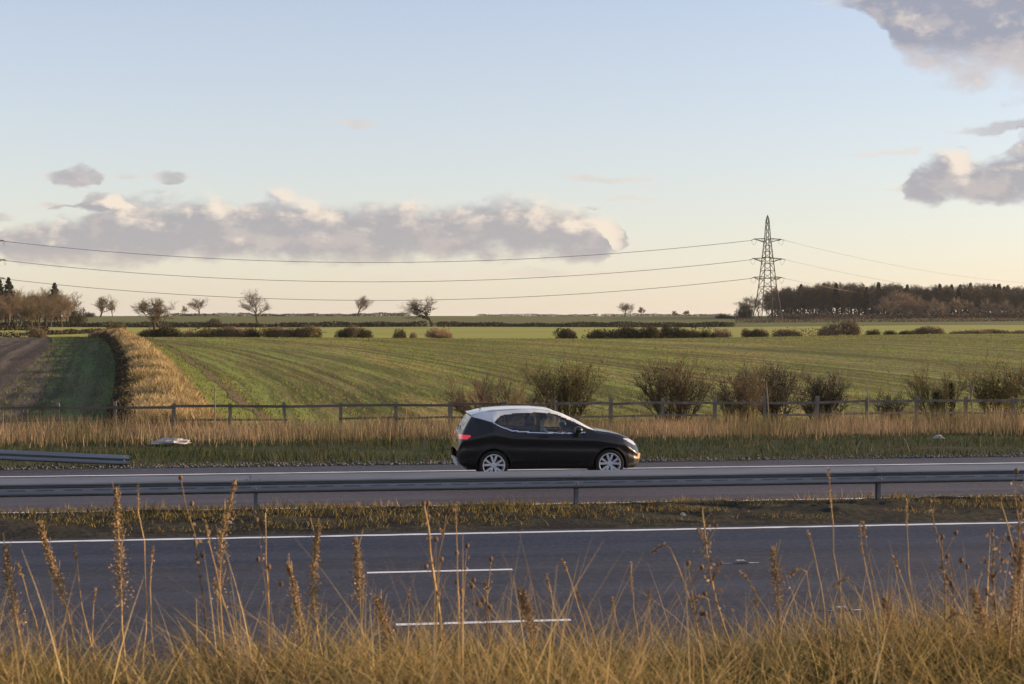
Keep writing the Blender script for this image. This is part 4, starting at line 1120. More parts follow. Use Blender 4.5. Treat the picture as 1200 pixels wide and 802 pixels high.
# conifer
def conifer(h, seed, wide=.22, mat='conifer', bare=.12):
    r = np.random.default_rng(seed); n = 1500
    z = bare + (1 - bare) * r.random(n) ** .85; lay = np.round(z * 16) / 16 + r.normal(0, .012, n)
    rad = wide * (1 - z) ** .75 * np.sqrt(r.random(n)) * (1 + .35 * np.sin(lay * 60)) + .01
    a = r.random(n) * 6.283
    P = np.stack([rad * np.cos(a), rad * np.sin(a), lay - rad * .25], -1) * h
    V, Fq = leafcards(P, h * .032, r)
    c = newmesh('crown', V, Fq); c.materials.append(M[mat])
    b = MB(); b.tube([(0, 0, -.3), (0, 0, h * .5), (0, 0, h * .97)], [h * .018, h * .011, h * .003], 6)
    t = newmesh('trunk', b.V, b.F); t.materials.append(M['bark'])
    return [('trunk', t), ('crown', c)]

# ------------------------------------------------------------------ lone trees on the fields
LONE = [  # x, depth, top row, habit, seed, twig, label
    (180, 300, 348, OAK, 11, 'twig', 0, 1.4, 'spreading bare tree with two stems rising from the field-edge bushes'),
    (302, 470, 337, OAK, 5, 'twig_dark', 120, .95, 'bare tree with a clean trunk and a crown leaning to one side'),
    (420, 790, 345, ROUND, 21, 'twig', 0, 1.4, 'lone round bare tree on the open skyline'),
    (506, 436, 345, OAK, 33, 'twig_dark', 650, 1.35, 'gnarled bare tree with ivy on its trunk, standing in the hedge line'),
    (233, 800, 348, ROUND, 41, 'twig', 0, 1.3, 'small fan-shaped bare tree on the skyline beside a tiny one'),
    (216, 830, 357, ROUND, 43, 'twig', 0, .7, 'tiny bare tree on the skyline beside a fan-shaped one'),
    (118, 760, 344, ROUND, 51, 'twig', 350, 1.3, 'bare skyline tree with dark ivy round its lower trunk'),
    (132, 770, 351, ROUND, 53, 'twig', 0, .75, 'slim bare skyline tree next to the ivy-clad one'),
    (732, 760, 354, ROUND, 61, 'twig', 0, 1.3, 'thin bare skyline tree, taller of a loose pair with low scrub'),
    (752, 765, 359, ROUND, 63, 'twig', 0, .8, 'thin bare skyline tree, shorter of a loose pair with low scrub'),
    (804, 770, 363, ROUND, 65, 'twig', 0, 1.1, 'very small pale bare tree on the skyline towards the pylon'),
    (790, 775, 364, ROUND, 66, 'twig_dark', 0, 1.2, 'squat dark bare tree on the skyline towards the pylon'),
    (876, 640, 345, ROUND, 71, 'twig', 0, 1.25, 'bare rounded tree at the open end of the dark wood, beside the pylon'),
    (890, 645, 347, OAK, 73, 'twig_dark', 0, .9, 'bare tree at the pylon foot where the dark wood begins'),
]
for (x, d, yt, Q, sd, tw, ivy, sx, lab) in LONE:
    h = hpx(d, yt, x); pr = proto(Q, h, sd, tw, ivy=ivy, leaf=.30 if d > 600 else .2, r0=h * .034)
    add_tree('bare_tree', pr, at(x, d, -.05), 1.0, 0.0, lab, sx=sx)
# a second stem beside the spreading tree, and its partner trunk
add_tree('bare_tree', proto(OAK, 5.6, 12, 'twig'), at(187, 298, -.05), 1.0, 1.0, 'lower bare tree crowded against the spreading one above the field-edge bushes')

# copse at the left edge
CP = [proto(ROUND, 11.0, 100 + i, ('twig', 'twig_olive', 'twig_red')[i % 3], ivy=(0, 260, 0, 120)[i % 4], leaf=.3) for i in range(4)]
crng = random.Random(9)
for i, (x, d, yt) in enumerate([(-42, 440, 338), (-22, 470, 334), (-8, 430, 342), (8, 455, 336), (20, 425, 344), (30, 460, 337), (41, 430, 341), (52, 450, 335), (60, 428, 343), (69, 455, 336), (78, 440, 341), (24, 405, 352), (55, 402, 350), (38, 412, 347), (10, 418, 350), (-15, 450, 338), (2, 440, 341), (14, 465, 335), (26, 442, 339), (35, 470, 338), (47, 462, 336), (57, 466, 337), (73, 428, 345), (46, 408, 349)]):
    h = hpx(d, yt, x); add_tree('bare_tree', CP[i % 4], at(x, d, -.05), h / 11.0, crng.uniform(0, 6.28), 'bare brown tree crowded into the copse with the conifers', 'trees of the copse')
for (x, d, yt, lab) in ((10, 452, 327, 'tall dark conifer with a broken top, rising out of the bare copse'), (64, 458, 333, 'slim dark conifer tip showing above the bare copse'), (0, 462, 330, 'dark conifer at the open end of the copse beside the pylon')):
    h = hpx(d, yt, x); add_tree('conifer', conifer(h, x + 70, .27, bare=.2), at(x, d, -.05), 1, 0, lab)
h = hpx(450, 357, 91)

# the dark wood on the right
WP = [proto(TALL, 15.0, 200 + i, ('twig_dark', 'twig_dark', 'twig')[i % 3], r0=.24) for i in range(5)]
WC = [conifer(15.0, 300 + i, .15, 'conifer', .35) for i in range(3)]
wr = random.Random(17); wtop = lambda x: np.interp(x, [880, 905, 960, 1020, 1090, 1160, 1200, 1400], [352, 338, 331, 332, 334, 333, 336, 340])
cnt = 0
for row, d0 in enumerate((648, 662, 678, 698, 722)):
    x = 896 + wr.uniform(0, 6) + row * 2
    while x < 1268:
        d = d0 + wr.uniform(-6, 6); h = hpx(d, float(wtop(x)) + wr.uniform(-2.5, 5.0), x)
        if wr.random() < .12: add_tree('conifer', WC[wr.randrange(3)], at(x, d, -.1), h / 15.6, wr.uniform(0, 6.28), 'dark narrow conifer standing in the wood behind the pylon', 'conifers of the wood', 1.25)
        else: add_tree('bare_tree', WP[wr.randrange(5)], at(x, d, -.1), h / 15.0, wr.uniform(0, 6.28), 'tall dark bare tree standing in the wood behind the pylon', 'bare trees of the wood', 1.25)
        x += wr.uniform(6.0, 9.5)
BP = [proto(ROUND, 10.0, 400 + i, 'twig_fawn', r0=.2) for i in range(3)]
for i, (x, yt) in enumerate([(1036, 345), (1048, 338), (1060, 340), (1074, 344), (1086, 350), (1098, 347), (1108, 352), (1042, 350), (1066, 352)]):
    d = 622 + (i * 7) % 16; h = hpx(d, yt, x)
    add_tree('bare_tree', BP[i % 3], at(x, d, -.05), h / 10.0, i * 1.3, 'rounded brown bare tree in front of the dark wood', 'brown trees fronting the wood', 1.25)
for i, x in enumerate((1126, 1140, 1155, 1168, 1182, 1196, 1212)):
    d = 630; h = hpx(d, 347 + (i * 5) % 9, x)
    add_tree('bare_tree', BP[(i + 1) % 3], at(x, d, -.05), h / 10.0, i * 1.9, 'pale bare tree at the thin end of the dark wood', 'bare trees at the end of the wood', 1.05)

# ------------------------------------------------------------------ bushes and hedges
def bush_mesh(seed, w, h, twig, n_stem=26, leaves=0, leafmat='ivy', spread=.55, fine=1.0):
    rng = random.Random(seed); out = []
    Q = dict(seg=[4, 3, 2], up=[.06, .06, .04], start=[.3, .3], kids=[2, 3], ang=[28, 32], lr=[.55, .6], rr=.55, wob=.10, taper=.4, rmin=.0052 * fine)
    for k in range(n_stem):
        a = rng.uniform(0, 6.283); rr = math.sqrt(rng.random()); b = (rr * w * .22 * math.cos(a), rr * w * .22 * math.sin(a), -.1)
        tl = rr * spread + rng.uniform(-.06, .06)
        grow(rng, b, (math.cos(a) * tl, math.sin(a) * tl, 1), h * rng.uniform(.26, .74), .024 * fine, 0, Q, out)
    A = np.array(out); k = h / A[:, 6].max(); A[:, 3] *= k; A[:, 6] *= k
    m = newmesh('twigs', *prisms(A[:, 1:], 3)); m.materials.append(M[twig]); R = [('twigs', m)]
    if leaves:
        r = np.random.default_rng(seed); S = A[r.integers(0, len(A), leaves)]; P = S[:, 4:7] * [.85, .85, .9] + r.normal(0, .03 * h, (leaves, 3)); P[:, 2] = np.abs(P[:, 2])
        lm = newmesh('foliage', *leafcards(P, .012 * h + .012, r)); lm.materials.append(M[leafmat]); R.append(('foliage', lm))
    return R
def add_bush(pr, loc, scl, rz, label, group=None, cat='bush'):
    e = empty('bush', loc, rz, scl)
    for (nm, me) in pr: put(nm, me, None, e)
    tag(e, label, cat, group); return e
# beside the field fence: x, top row, half width px, twig, leaves, label
FB = [(588, 432, 62, 'twig_red', 0, 64, 'straggly brown bramble thicket behind the fence beside the car roof', 'twig_gold'),
      (662, 411, 38, 'twig_olive', 700, 46, 'broad twiggy bush behind the fence above the car bonnet', 'ivy'),
      (790, 408, 38, 'twig', 500, 60, 'wide upright brown twiggy bush standing alone behind the fence', 'ivy'),
      (866, 415, 28, 'twig', 250, 46, 'brown twiggy bush crowded against a darker ivy-clad one', 'ivy'),
      (907, 417, 23, 'twig_dark', 1500, 34, 'dark ivy-clad bush between two twiggy brown bushes', 'ivy'),
      (962, 428, 27, 'twig_dark', 1100, 40, 'rounded dark bush behind the fence, apart from its neighbours', 'ivy'),
      (1046, 455, 19, 'twig_dark', 700, 22, 'low dark bush behind the upright bound stake', 'ivy'),
      (1100, 416, 34, 'twig_olive', 0, 26, 'thin open sapling clump with dark ivy on its stems', 'ivy'),
      (1172, 410, 36, 'twig_olive', 500, 40, 'tall olive twiggy bush beside the open sapling clump', 'ivy'),
      (1250, 412, 40, 'twig', 300, 40, 'brown twiggy bush behind the fence beyond the olive one', 'ivy')]
for i, (x, yt, hw, tw, lv, ns, lab, lm) in enumerate(FB):
    d = 60.5 + (i % 3) * 1.2 + max(0, (x - 900) * .006); p = at(x, d); h = hpx(d, yt, x); w = 2 * hw / F * d
    add_bush(bush_mesh(500 + i, w, h, tw, int(ns * .85), int(lv * 1.1), lm, spread=.62 * w / h, fine=1.25), p, (1, 1, 1), 0, lab, 'bushes behind the field fence')
for (x, h, dx) in ((1096, 1.5, -.1), (1111, 1.9, .12)):
    pass
# ivy stems in the sapling clump
def ivy_stem(x, h, lab):
    p = at(x, 62.0); e = empty('ivy_stem', p); b = MB(); b.tube([(0, 0, -.1), (.03, 0, h * .5), (0, 0, h)], [.05, .04, .02], 6); b.build('stem', M['bark'], e)
    r = np.random.default_rng(int(x)); n = 330; z = r.random(n); a = r.random(n) * 6.28; rad = .19 * np.sqrt(r.random(n)) * (1.1 - z * .6)
    obj('ivy', *leafcards(np.stack([rad * np.cos(a), rad * np.sin(a), z * h * .95], -1), .055, r), M['ivy'], e)
    tag(e, lab, 'plant', 'ivy-clad stems behind the fence')
ivy_stem(1097, 1.35, 'shorter of two dark ivy-clad stems in the open sapling clump'); ivy_stem(1115, 1.75, 'taller of two dark ivy-clad stems in the open sapling clump')

def dome_bush(seed, w, h, twig, n=1500, leaves=0, leafmat='ivy'):
    r = np.random.default_rng(seed); lumps = [(r.uniform(-.32, .32) * w, r.uniform(-.3, .3) * w, r.uniform(.0, .35) * h, r.uniform(.26, .42)) for _ in range(7)]
    k = r.integers(0, 7, n); Lm = np.array(lumps)[k]; dr = r.normal(0, 1, (n, 3)); dr /= np.linalg.norm(dr, axis=1, keepdims=True); dr[:, 2] = np.abs(dr[:, 2])
    rad = r.random(n) ** .5; P = np.stack([Lm[:, 0], Lm[:, 1], Lm[:, 2]], -1) + dr * rad[:, None] * (Lm[:, 3] * [[w], [w], [h * 1.5]]).T
    top = P[:, 2].max(); P[:, 2] *= h * .94 / top
    dd = dr * .5 + [0, 0, .9] + r.normal(0, .3, (n, 3)); dd /= np.linalg.norm(dd, axis=1, keepdims=True)
    l = r.uniform(.18, .42, n)[:, None] * h * .5
    S = np.hstack([P - dd * l * .6, P + dd * l * .4, np.full((n, 1), .026), np.full((n, 1), .010)])
    m = newmesh('twigs', *prisms(S, 3)); m.materials.append(M[twig]); R = [('twigs', m)]
    if leaves:
        j = r.integers(0, n, leaves); lm = newmesh('foliage', *leafcards(P[j] + r.normal(0, .06, (leaves, 3)), .10, r)); lm.materials.append(M[leafmat]); R.append(('foliage', lm))
    return R
# hedge clumps along the crest of the crop field: shared meshes, real sizes
HB = {k: dome_bush(600 + i, 3.0, 2.2, tw, 1500, lv, lm) for i, (k, tw, lv, lm) in enumerate([('brown', 'twig_red', 500, 'twig_red'), ('dark', 'hedge_dark', 900, 'ivy'), ('grey', 'twig', 500, 'twig'), ('olive', 'twig_olive', 700, 'hedge_dark'), ('bush2', 'hedge_dark', 900, 'hedge_dark')])}
CREST = [  # x, depth, top row, half width px, kind
    (168, 216, 388, 10, 'dark'), (184, 214, 386, 14, 'olive'), (200, 213, 383, 13, 'dark'), (150, 220, 390, 10, 'brown'),
    (228, 213, 389, 14, 'brown'), (243, 212, 386, 13, 'olive'), (258, 212, 385, 14, 'grey'), (272, 212, 385, 12, 'brown'), (285, 212, 386, 11, 'brown'), (297, 212, 386, 10, 'dark'),
    (316, 212, 384, 14, 'olive'), (330, 212, 386, 10, 'brown'), (341, 212, 386, 9, 'dark'), (355, 212, 384, 12, 'grey'), (368, 212, 384, 11, 'olive'),
    (402, 214, 386, 9, 'dark'), (414, 214, 384, 11, 'grey'), (428, 214, 386, 8, 'dark'),
    (468, 215, 387, 5, 'dark'), (515, 214, 386, 12, 'brown'), (484, 216, 391, 4, 'grey'),
    (664, 216, 387, 16, 'bush2'), (697, 216, 388, 12, 'dark'), (722, 217, 388, 14, 'olive'), (740, 217, 384, 14, 'dark'), (758, 217, 384, 14, 'bush2'), (770, 218, 388, 10, 'grey'), (785, 218, 383, 9, 'bush2'), (798, 218, 385, 9, 'dark'),
    (809, 218, 389, 6, 'grey'), (820, 218, 388, 8, 'olive'), (830, 218, 389, 7, 'dark'), (845, 219, 387, 10, 'brown'), (884, 219, 387, 9, 'dark'), (876, 219, 387, 6, 'grey'), (893, 220, 388, 6, 'brown'),
    (914, 220, 388, 10, 'grey'), (930, 220, 388, 10, 'grey'), (967, 220, 384, 9, 'brown'), (982, 220, 380, 12, 'brown'), (998, 220, 378, 13, 'grey'), (1022, 221, 387, 7, 'dark'), (1045, 221, 388, 8, 'dark'), (1078, 221, 385, 9, 'grey'), (1092, 221, 384, 12, 'brown'), (1062, 221, 388, 8, 'dark'),
    (1130, 222, 388, 14, 'brown'), (1150, 222, 387, 14, 'brown'), (1172, 222, 387, 14, 'grey'), (1196, 222, 388, 14, 'brown')]
WORDS = {'brown': 'reddish brown', 'dark': 'dark evergreen', 'grey': 'grey brown bare', 'olive': 'olive brown', 'bush2': 'near-black leafless'}
for i, (x, d, yt, hw, k) in enumerate(CREST):
    p = at(x, d, -.25); h = 1.28 * (H - (yt - YH) / F * d - p[2]); w = 2.3 * hw / F * d
    add_bush(HB[k], p, (w / 3.0, max(.6, w / 3.0 * .8), h / 2.2), i * 1.7, f'{WORDS[k]} hedge bush in the broken row along the crest of the crop field', f'{WORDS[k]} bushes of the broken crest hedge')
hedge_rows = [(222, 378, 1.25, 'hedge_dark', 'low brown hedge bottom joining the bushes along the crest by the spreading tree'), (690, 836, 1.15, 'hedge_dark', 'low dark hedge bottom joining the bushes along the middle of the crest'),
              (905, 1010, .8, 'twig', 'thin grey hedge bottom joining the bushes along the crest below the pylon')]
# bushes about the copse and the left fields
for i, (x, d, yt, hw, k, lab) in enumerate([
        (45, 200, 382, 12, 'grey', 'small round bare shrub standing alone at the corner of the ploughed field'),
        (91, 452, 357, 8, 'dark', 'dark leaning evergreen bush at the open end of the copse'),
        (106, 740, 365, 5, 'dark', 'tiny dark bush on the skyline between the copse and the bare trees'),
        (871, 648, 356, 10, 'dark', 'dark round bush in front of the bare tree by the pylon'),
        (850, 660, 367, 9, 'dark', 'dark low bush on the skyline short of the wood'),
        (135, 196, 374, 9, 'olive', 'olive golden bush on top of the rough bank'),
        (248, 436, 372, 9, 'dark', 'dark pointed bush in the long hedge between the trees'),
        (120, 205, 386, 14, 'brown', 'rusty bramble patch where the rough bank ends')]):
    p = at(x, d, -.2); h = H - (yt - YH) / F * d - p[2]; w = 2.2 * hw / F * d
    add_bush(HB[k], p, (w / 3.0, w / 3.0, h / 2.2), i * 2.1, lab)
# long hedges and skyline scrub: one thing each
def hedge(name, x0, x1, d0, d1, h, seed, mat, lab, dens=3.0, wd=1.2, size=.22):
    r = np.random.default_rng(seed); a, b = at(x0, d0), at(x1, d1); L = math.hypot(b[0] - a[0], b[1] - a[1]); n = int(L * dens * 14)
    f = r.random(n); u = a[0] + (b[0] - a[0]) * f + r.normal(0, wd * .3, n); d = a[1] + (b[1] - a[1]) * f + r.normal(0, wd * .4, n)
    prof = .78 + .2 * np.sin(f * L * .11 + seed) * np.sin(f * L * .043) + .10 * np.sin(f * L * .5) + r.normal(0, .06, n)
    z = ZG(u, d) + h * np.clip(prof, .45, 1.2) * (r.random(n) * 1.08 - .08)
    e = empty(name, (a[0], a[1], a[2])); P = np.stack([u - a[0], d - a[1], z - a[2]], -1)
    V, Fq = leafcards(P, size, r); tag(obj('twigs', V, Fq, M[mat], e), kind='stuff')
    tag(e, lab, 'hedge'); return e
for (x0, x1, hh, mt, lab) in hedge_rows: hedge('hedge', x0, x1, 214, 219, hh + .5, int(x0), mt, lab, 5, 1.4, .12)
hedge('hedge', -200, 500, 428, 434, 1.7, 1, 'hedge_dark', 'long dark trimmed hedge crossing behind the pasture up to the gnarled tree', 9)
hedge('hedge', 512, 860, 434, 436, 1.6, 2, 'hedge_dark', 'long brown hedge running from the gnarled tree towards the pylon', 9)
hedge('hedge', 862, 1420, 520, 560, 1.7, 3, 'twig_red', 'rusty brown hedge along the foot of the dark wood', 4)
hedge('hedge', 200, 480, 842, 842, 1.9, 4, 'hedge_dark', 'dark hedge on the skyline behind the leaning-crown tree', 5, 2, .3)
hedge('hedge', 560, 700, 850, 850, 1.5, 5, 'twig_dark', 'low scrubby hedge on the skyline, middle of the ridge', 3, 2, .3)
hedge('hedge', 705, 850, 840, 840, 1.5, 6, 'twig_dark', 'low scrubby hedge on the skyline below the thin bare pair', 3, 2, .3)
hedge('hedge', 915, 1400, 616, 640, 2.6, 7, 'twig_red', 'scrubby brown undergrowth along the edge of the dark wood', 4, 2.5, .5)
hedge('hedge', 905, 1420, 735, 735, 9.0, 11, 'twig_dark', 'dense dark thicket standing behind the trunks of the wood', 7, 5, .55)
hedge('hedge', -60, 32, 212, 214, 1.0, 8, 'hedge_dark', 'short dark hedge stub at the top of the ploughed field', 4, 1, .2)
hedge('hedge', 40, 130, 262, 300, 1.1, 9, 'hedge_dark', 'ragged low hedge slanting below the copse', 3, 1, .25)
hedge('hedge', -60, 55, 330, 345, 1.4, 10, 'hedge_dark', 'dark hedge along the foot of the copse', 4, 1, .3)

# ------------------------------------------------------------------ the rough golden bank dividing the fields
def divide():
    r = np.random.default_rng(31)
    d = np.linspace(55, 206, 260); a = np.linspace(-1, 1, 25)
    D, A = np.meshgrid(d, a, indexing='ij'); half = np.interp(D, [55, 73, 206], [2.4, 2.2, 1.6])
    U = BK(D) + A * half
    hgt = np.interp(D, [55, 60, 100, 206], [.25, .65, .8, .75]) * (1 + .18 * np.sin(D * .55) + .12 * np.sin(D * 1.7))
    Z = ZG(U, D) + .02 + hgt * np.clip(1 - np.abs(A) ** 2.2, 0, 1) + r.normal(0, .05, U.shape) * (1 - A ** 2)
    V = np.stack([U, D, Z], -1).reshape(-1, 3); n = 25
    i = np.arange(259)[:, None] * n + np.arange(n - 1)[None, :]
    tag(obj('field_bank', V, np.stack([i, i + 1, i + n + 1, i + n], -1).reshape(-1, 4), M['gold_bank'], sm=True), 'rough raised bank of dead grass dividing two fields', kind='structure')
    # rough grass all over it
    N = 36000; dd = 56 + 148 * r.random(N) ** 1.2; aa = r.uniform(-.60, .99, N) ; hf = np.interp(dd, [55, 73, 206], [2.4, 2.2, 1.6]); u = BK(dd) + aa * hf
    z = ZG(u, dd) + np.interp(dd, [55, 60, 100, 206], [.25, .65, .8, .75]) * np.clip(1 - np.abs(aa) ** 2.2, 0, 1) * (1 + .18 * np.sin(dd * .55) + .12 * np.sin(dd * 1.7)) - .03
    h = r.uniform(.16, .46, N) * (1 + .5 * np.sin(dd * .8 + aa * 2)); w = .025 + dd * .00035
    V, Fq = blades(np.stack([u, dd, z], -1), h, w, r.uniform(0, 6.28, N), r.uniform(.2, .9, N), 2, rng=r)
    tag(obj('dead_grass', V, Fq, M['bank_straw']), 'golden dead grass covering the sunny side of the dividing bank', kind='stuff')
    # dark bramble and bare twigs on its shaded side
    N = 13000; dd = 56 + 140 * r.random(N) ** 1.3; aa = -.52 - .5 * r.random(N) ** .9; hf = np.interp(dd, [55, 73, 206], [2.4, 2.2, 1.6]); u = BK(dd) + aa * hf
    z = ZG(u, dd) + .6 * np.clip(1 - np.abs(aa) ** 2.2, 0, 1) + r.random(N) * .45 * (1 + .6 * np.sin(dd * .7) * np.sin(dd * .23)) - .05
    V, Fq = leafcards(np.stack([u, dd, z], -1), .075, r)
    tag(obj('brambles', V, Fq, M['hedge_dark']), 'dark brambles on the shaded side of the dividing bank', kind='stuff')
divide()
def margin_grass():
    r = np.random.default_rng(63); N = 24000
    d = 57 + 145 * r.random(N) ** 1.3; o = r.uniform(-9.0, 5.0, N); keep = (np.abs(o) > 1.6) & ((o > -3.4) | (r.random(N) < .55)); d, o = d[keep], o[keep]
    u = BK(d) + o * np.interp(d, [55, 206], [1, .8]); t = -ST * u + CT * d; k = t > 57.5; u, d = u[k], d[k]; n = len(u)
    V, Fq = blades(np.stack([u, d, ZG(u, d) + .02], -1), r.uniform(.06, .22, n), .02 + d * .0003, r.uniform(0, 6.28, n), r.uniform(.3, 1.0, n), 2, rng=r)
    tag(obj('short_grass', V, Fq, M['margin_blades']), 'short mixed grass on the strips either side of the rough bank', kind='stuff')
M['margin_blades'] = leafy('margin_blades', [(0.045, 0.07, 0.022), (0.075, 0.10, 0.03), (0.17, 0.18, 0.05), (0.20, 0.16, 0.07)], 0.3)
margin_grass()

# ------------------------------------------------------------------ crop leaves in rows
def crop_leaves():
    r = np.random.default_rng(77); N = 125000
    d = 62 + 140 * r.random(N) ** 1.35; u = r.uniform(-1, 1, N) * 0
    lo = BK(d) + 4.6; hi = .42 * d + 14; u = lo + (hi - lo) * r.random(N)
    e = np.array([math.sin(ROWA), math.cos(ROWA)])           # row direction
    along = u * e[0] + d * e[1]; cb = ROWC * np.maximum(along - 60, 0) ** 2; across = u * e[1] - d * e[0] + cb; row = .62; snapped = np.round(across / row) * row + r.normal(0, .11, N)
    snapped = snapped - cb; u = snapped * e[1] + along * e[0]; d = -snapped * e[0] + along * e[1]
    t = -ST * u + CT * d; keep = (t > 57.6) & (d < 205) & (u > BK(d) + 4.6 * np.interp(d, [55, 206], [1, .72])); u, d = u[keep], d[keep]; n = len(u)
    patchy = np.sin(u * .11 + 1.7 * np.sin(d * .035)) + np.sin(u * .31 + d * .05); k2 = r.random(n) < np.clip(.72 - .22 * patchy, .25, 1); u, d = u[k2], d[k2]; n = len(u)
    V, Fq = blades(np.stack([u, d, ZG(u, d)], -1), r.uniform(.08, .17, n), .03 + d * .0003, r.uniform(0, 6.28, n), r.uniform(.3, 1.0, n), 2, rng=r)
    tag(obj('crop_leaves', V, Fq, M['crop_leaf']), 'young crop leaves standing in rows across the field', kind='stuff')
crop_leaves()

# ------------------------------------------------------------------ verge and median grass
def verge_grass():
    r = np.random.default_rng(91)
    def lay(N, t0, t1, hmin, hmax, w, mat, name, lab, s0=-62, s1=72, lean=.35, p=1.0, mask=None, segs=2, zf=None, az=None):
        t = t0 + (t1 - t0) * r.random(N) ** p; s = r.uniform(s0, s1, N)
        if mask is not None: k = mask(s, t); s, t = s[k], t[k]
        n = len(s); u = CT * s - ST * t; d = ST * s + CT * t; z = ZG(u, d) if zf is None else zf(s, t)
        h = r.uniform(hmin, hmax, n) * (.72 + .38 * np.sin(s * .35 + t) * np.sin(s * .11 + 2) + .22 * np.sin(s * 1.3 + t * .8) * np.sin(s * .47))
        V, Fq = blades(np.stack([u, d, z], -1), h, np.full(n, w), r.uniform(0, 6.28, n) if az is None else r.normal(az, .8, n), np.abs(r.normal(lean, .2, n)), segs, rng=r)
        return tag(obj(name, V, Fq, M[mat]), lab, kind='stuff')
    lay(66000, 44.3, 55.2, .40, .95, .020, 'verge_dry', 'tall_dry_grass', 'tall dry buff grass along the foot of the fence', lean=.25, p=.62, mask=lambda s, t: t > 45.6 + 1.3 * np.sin(s * .55) * np.sin(s * .17 + 1) + .7 * np.sin(s * 1.9) + r.normal(0, .9, len(s)))
    lay(9000, 55.2, 58.5, .3, .8, .022, 'verge_dry', 'tall_dry_grass', 'thin dry grass just behind the fence', lean=.3)
    lay(52000, 37.1, 47.5, .10, .30, .022, 'verge_green', 'short_grass', 'short green grass, darkened as if in shade, between carriageway edge and tall dry grass', lean=.5)
    lay(1500, 38, 46, .35, .7, .02, 'verge_dry', 'grass_tufts', 'scattered dry stalks in the short green grass', lean=.4, mask=lambda s, t: np.sin(s * .9) * np.sin(t * 1.7 + s * .3) > .35)
    mz = lambda s, t: .02 + .12 * np.sin(np.pi * np.clip((t - 24.86) / 3.32, 0, 1)) ** .6
    lay(60000, 25.0, 27.95, .04, .15, .014, 'median_grass', 'median_grass', 'short tufted grass and moss on the median', s0=-32, s1=42, lean=.7, zf=mz,
        mask=lambda s, t: (np.sin(s * .8 + 3 * np.sin(t * 2.1)) + np.sin(s * 2.3 + t * 5) + .8 * (t - 26.3) + .9 * np.sin(s * .37 + 1) + r.normal(0, .6, len(s))) > -.3)
    lay(3500, 27.4, 28.1, .10, .28, .014, 'verge_dry', 'median_grass', 'dry grass tufts fringing the far side of the median', s0=-32, s1=42, lean=.5, zf=mz, mask=lambda s, t: np.sin(s * 1.9) + np.sin(s * .7 + 1) > .1)
verge_grass()

def gravel():
    r = np.random.default_rng(12); N = 9000
    s = r.uniform(-40, 50, N); t = 36.7 + np.abs(r.normal(0, .55, N)); k = (np.sin(s * .4) + np.sin(s * .13 + 1) + r.normal(0, .6, N)) > -.4; s, t = s[k], t[k]; n = len(s)
    c = np.stack([CT * s - ST * t, ST * s + CT * t, np.full(n, .03)], -1); rad = r.uniform(.012, .045, n)
    oc = np.array([(1, 0, 0), (0, 1, 0), (-1, 0, 0), (0, -1, 0), (0, 0, .8), (0, 0, -.8)], float)
    V = (c[:, None, :] + oc[None] * rad[:, None, None] * r.uniform(.6, 1.3, (n, 6, 1))).reshape(-1, 3)
    f = np.array([(0, 1, 4), (1, 2, 4), (2, 3, 4), (3, 0, 4), (1, 0, 5), (2, 1, 5), (3, 2, 5), (0, 3, 5)])
    tag(obj('gravel', V, (np.arange(n)[:, None, None] * 6 + f[None]).reshape(-1, 3), M['stone']), 'grey loose gravel along the far edge of the carriageway', kind='stuff')
gravel()
def litter(x, y, t, w, h, lab):
    s = s_at(x, t); p = RW(s, t); r = random.Random(int(x)); n, m = 14, 7; V = []; Fs = []
    for i in range(n):
        for j in range(m):
            a = 2 * math.pi * i / n; ph = math.pi / 2 * j / (m - 1); k = 1 + r.uniform(-.22, .22)
            V.append((w / 2 * math.cos(a) * math.cos(ph) * k, w * .28 * math.sin(a) * math.cos(ph) * k, h * math.sin(ph) * k - .02))
    for i in range(n):
        for j in range(m - 1): Fs.append((i * m + j, ((i + 1) % n) * m + j, ((i + 1) % n) * m + j + 1, i * m + j + 1))
    o = obj('litter_bag', V, Fs, M['litter']); o.location = (p[0], p[1], zg(p[0], p[1]) + .1); tag(o, lab, 'litter')
litter(201, 513, 45.2, 1.15, .15, 'crumpled white plastic sheeting lying at the edge of the dry grass')
litter(1100, 518, 43.5, .30, .10, 'small crumpled white bag lying in the green verge grass')
litter(268, 605, 25.7, .12, .06, 'small scrap of white litter on the median near a barrier post')
litter(800, 603, 25.8, .10, .05, 'tiny pale scrap of litter in the median turf')

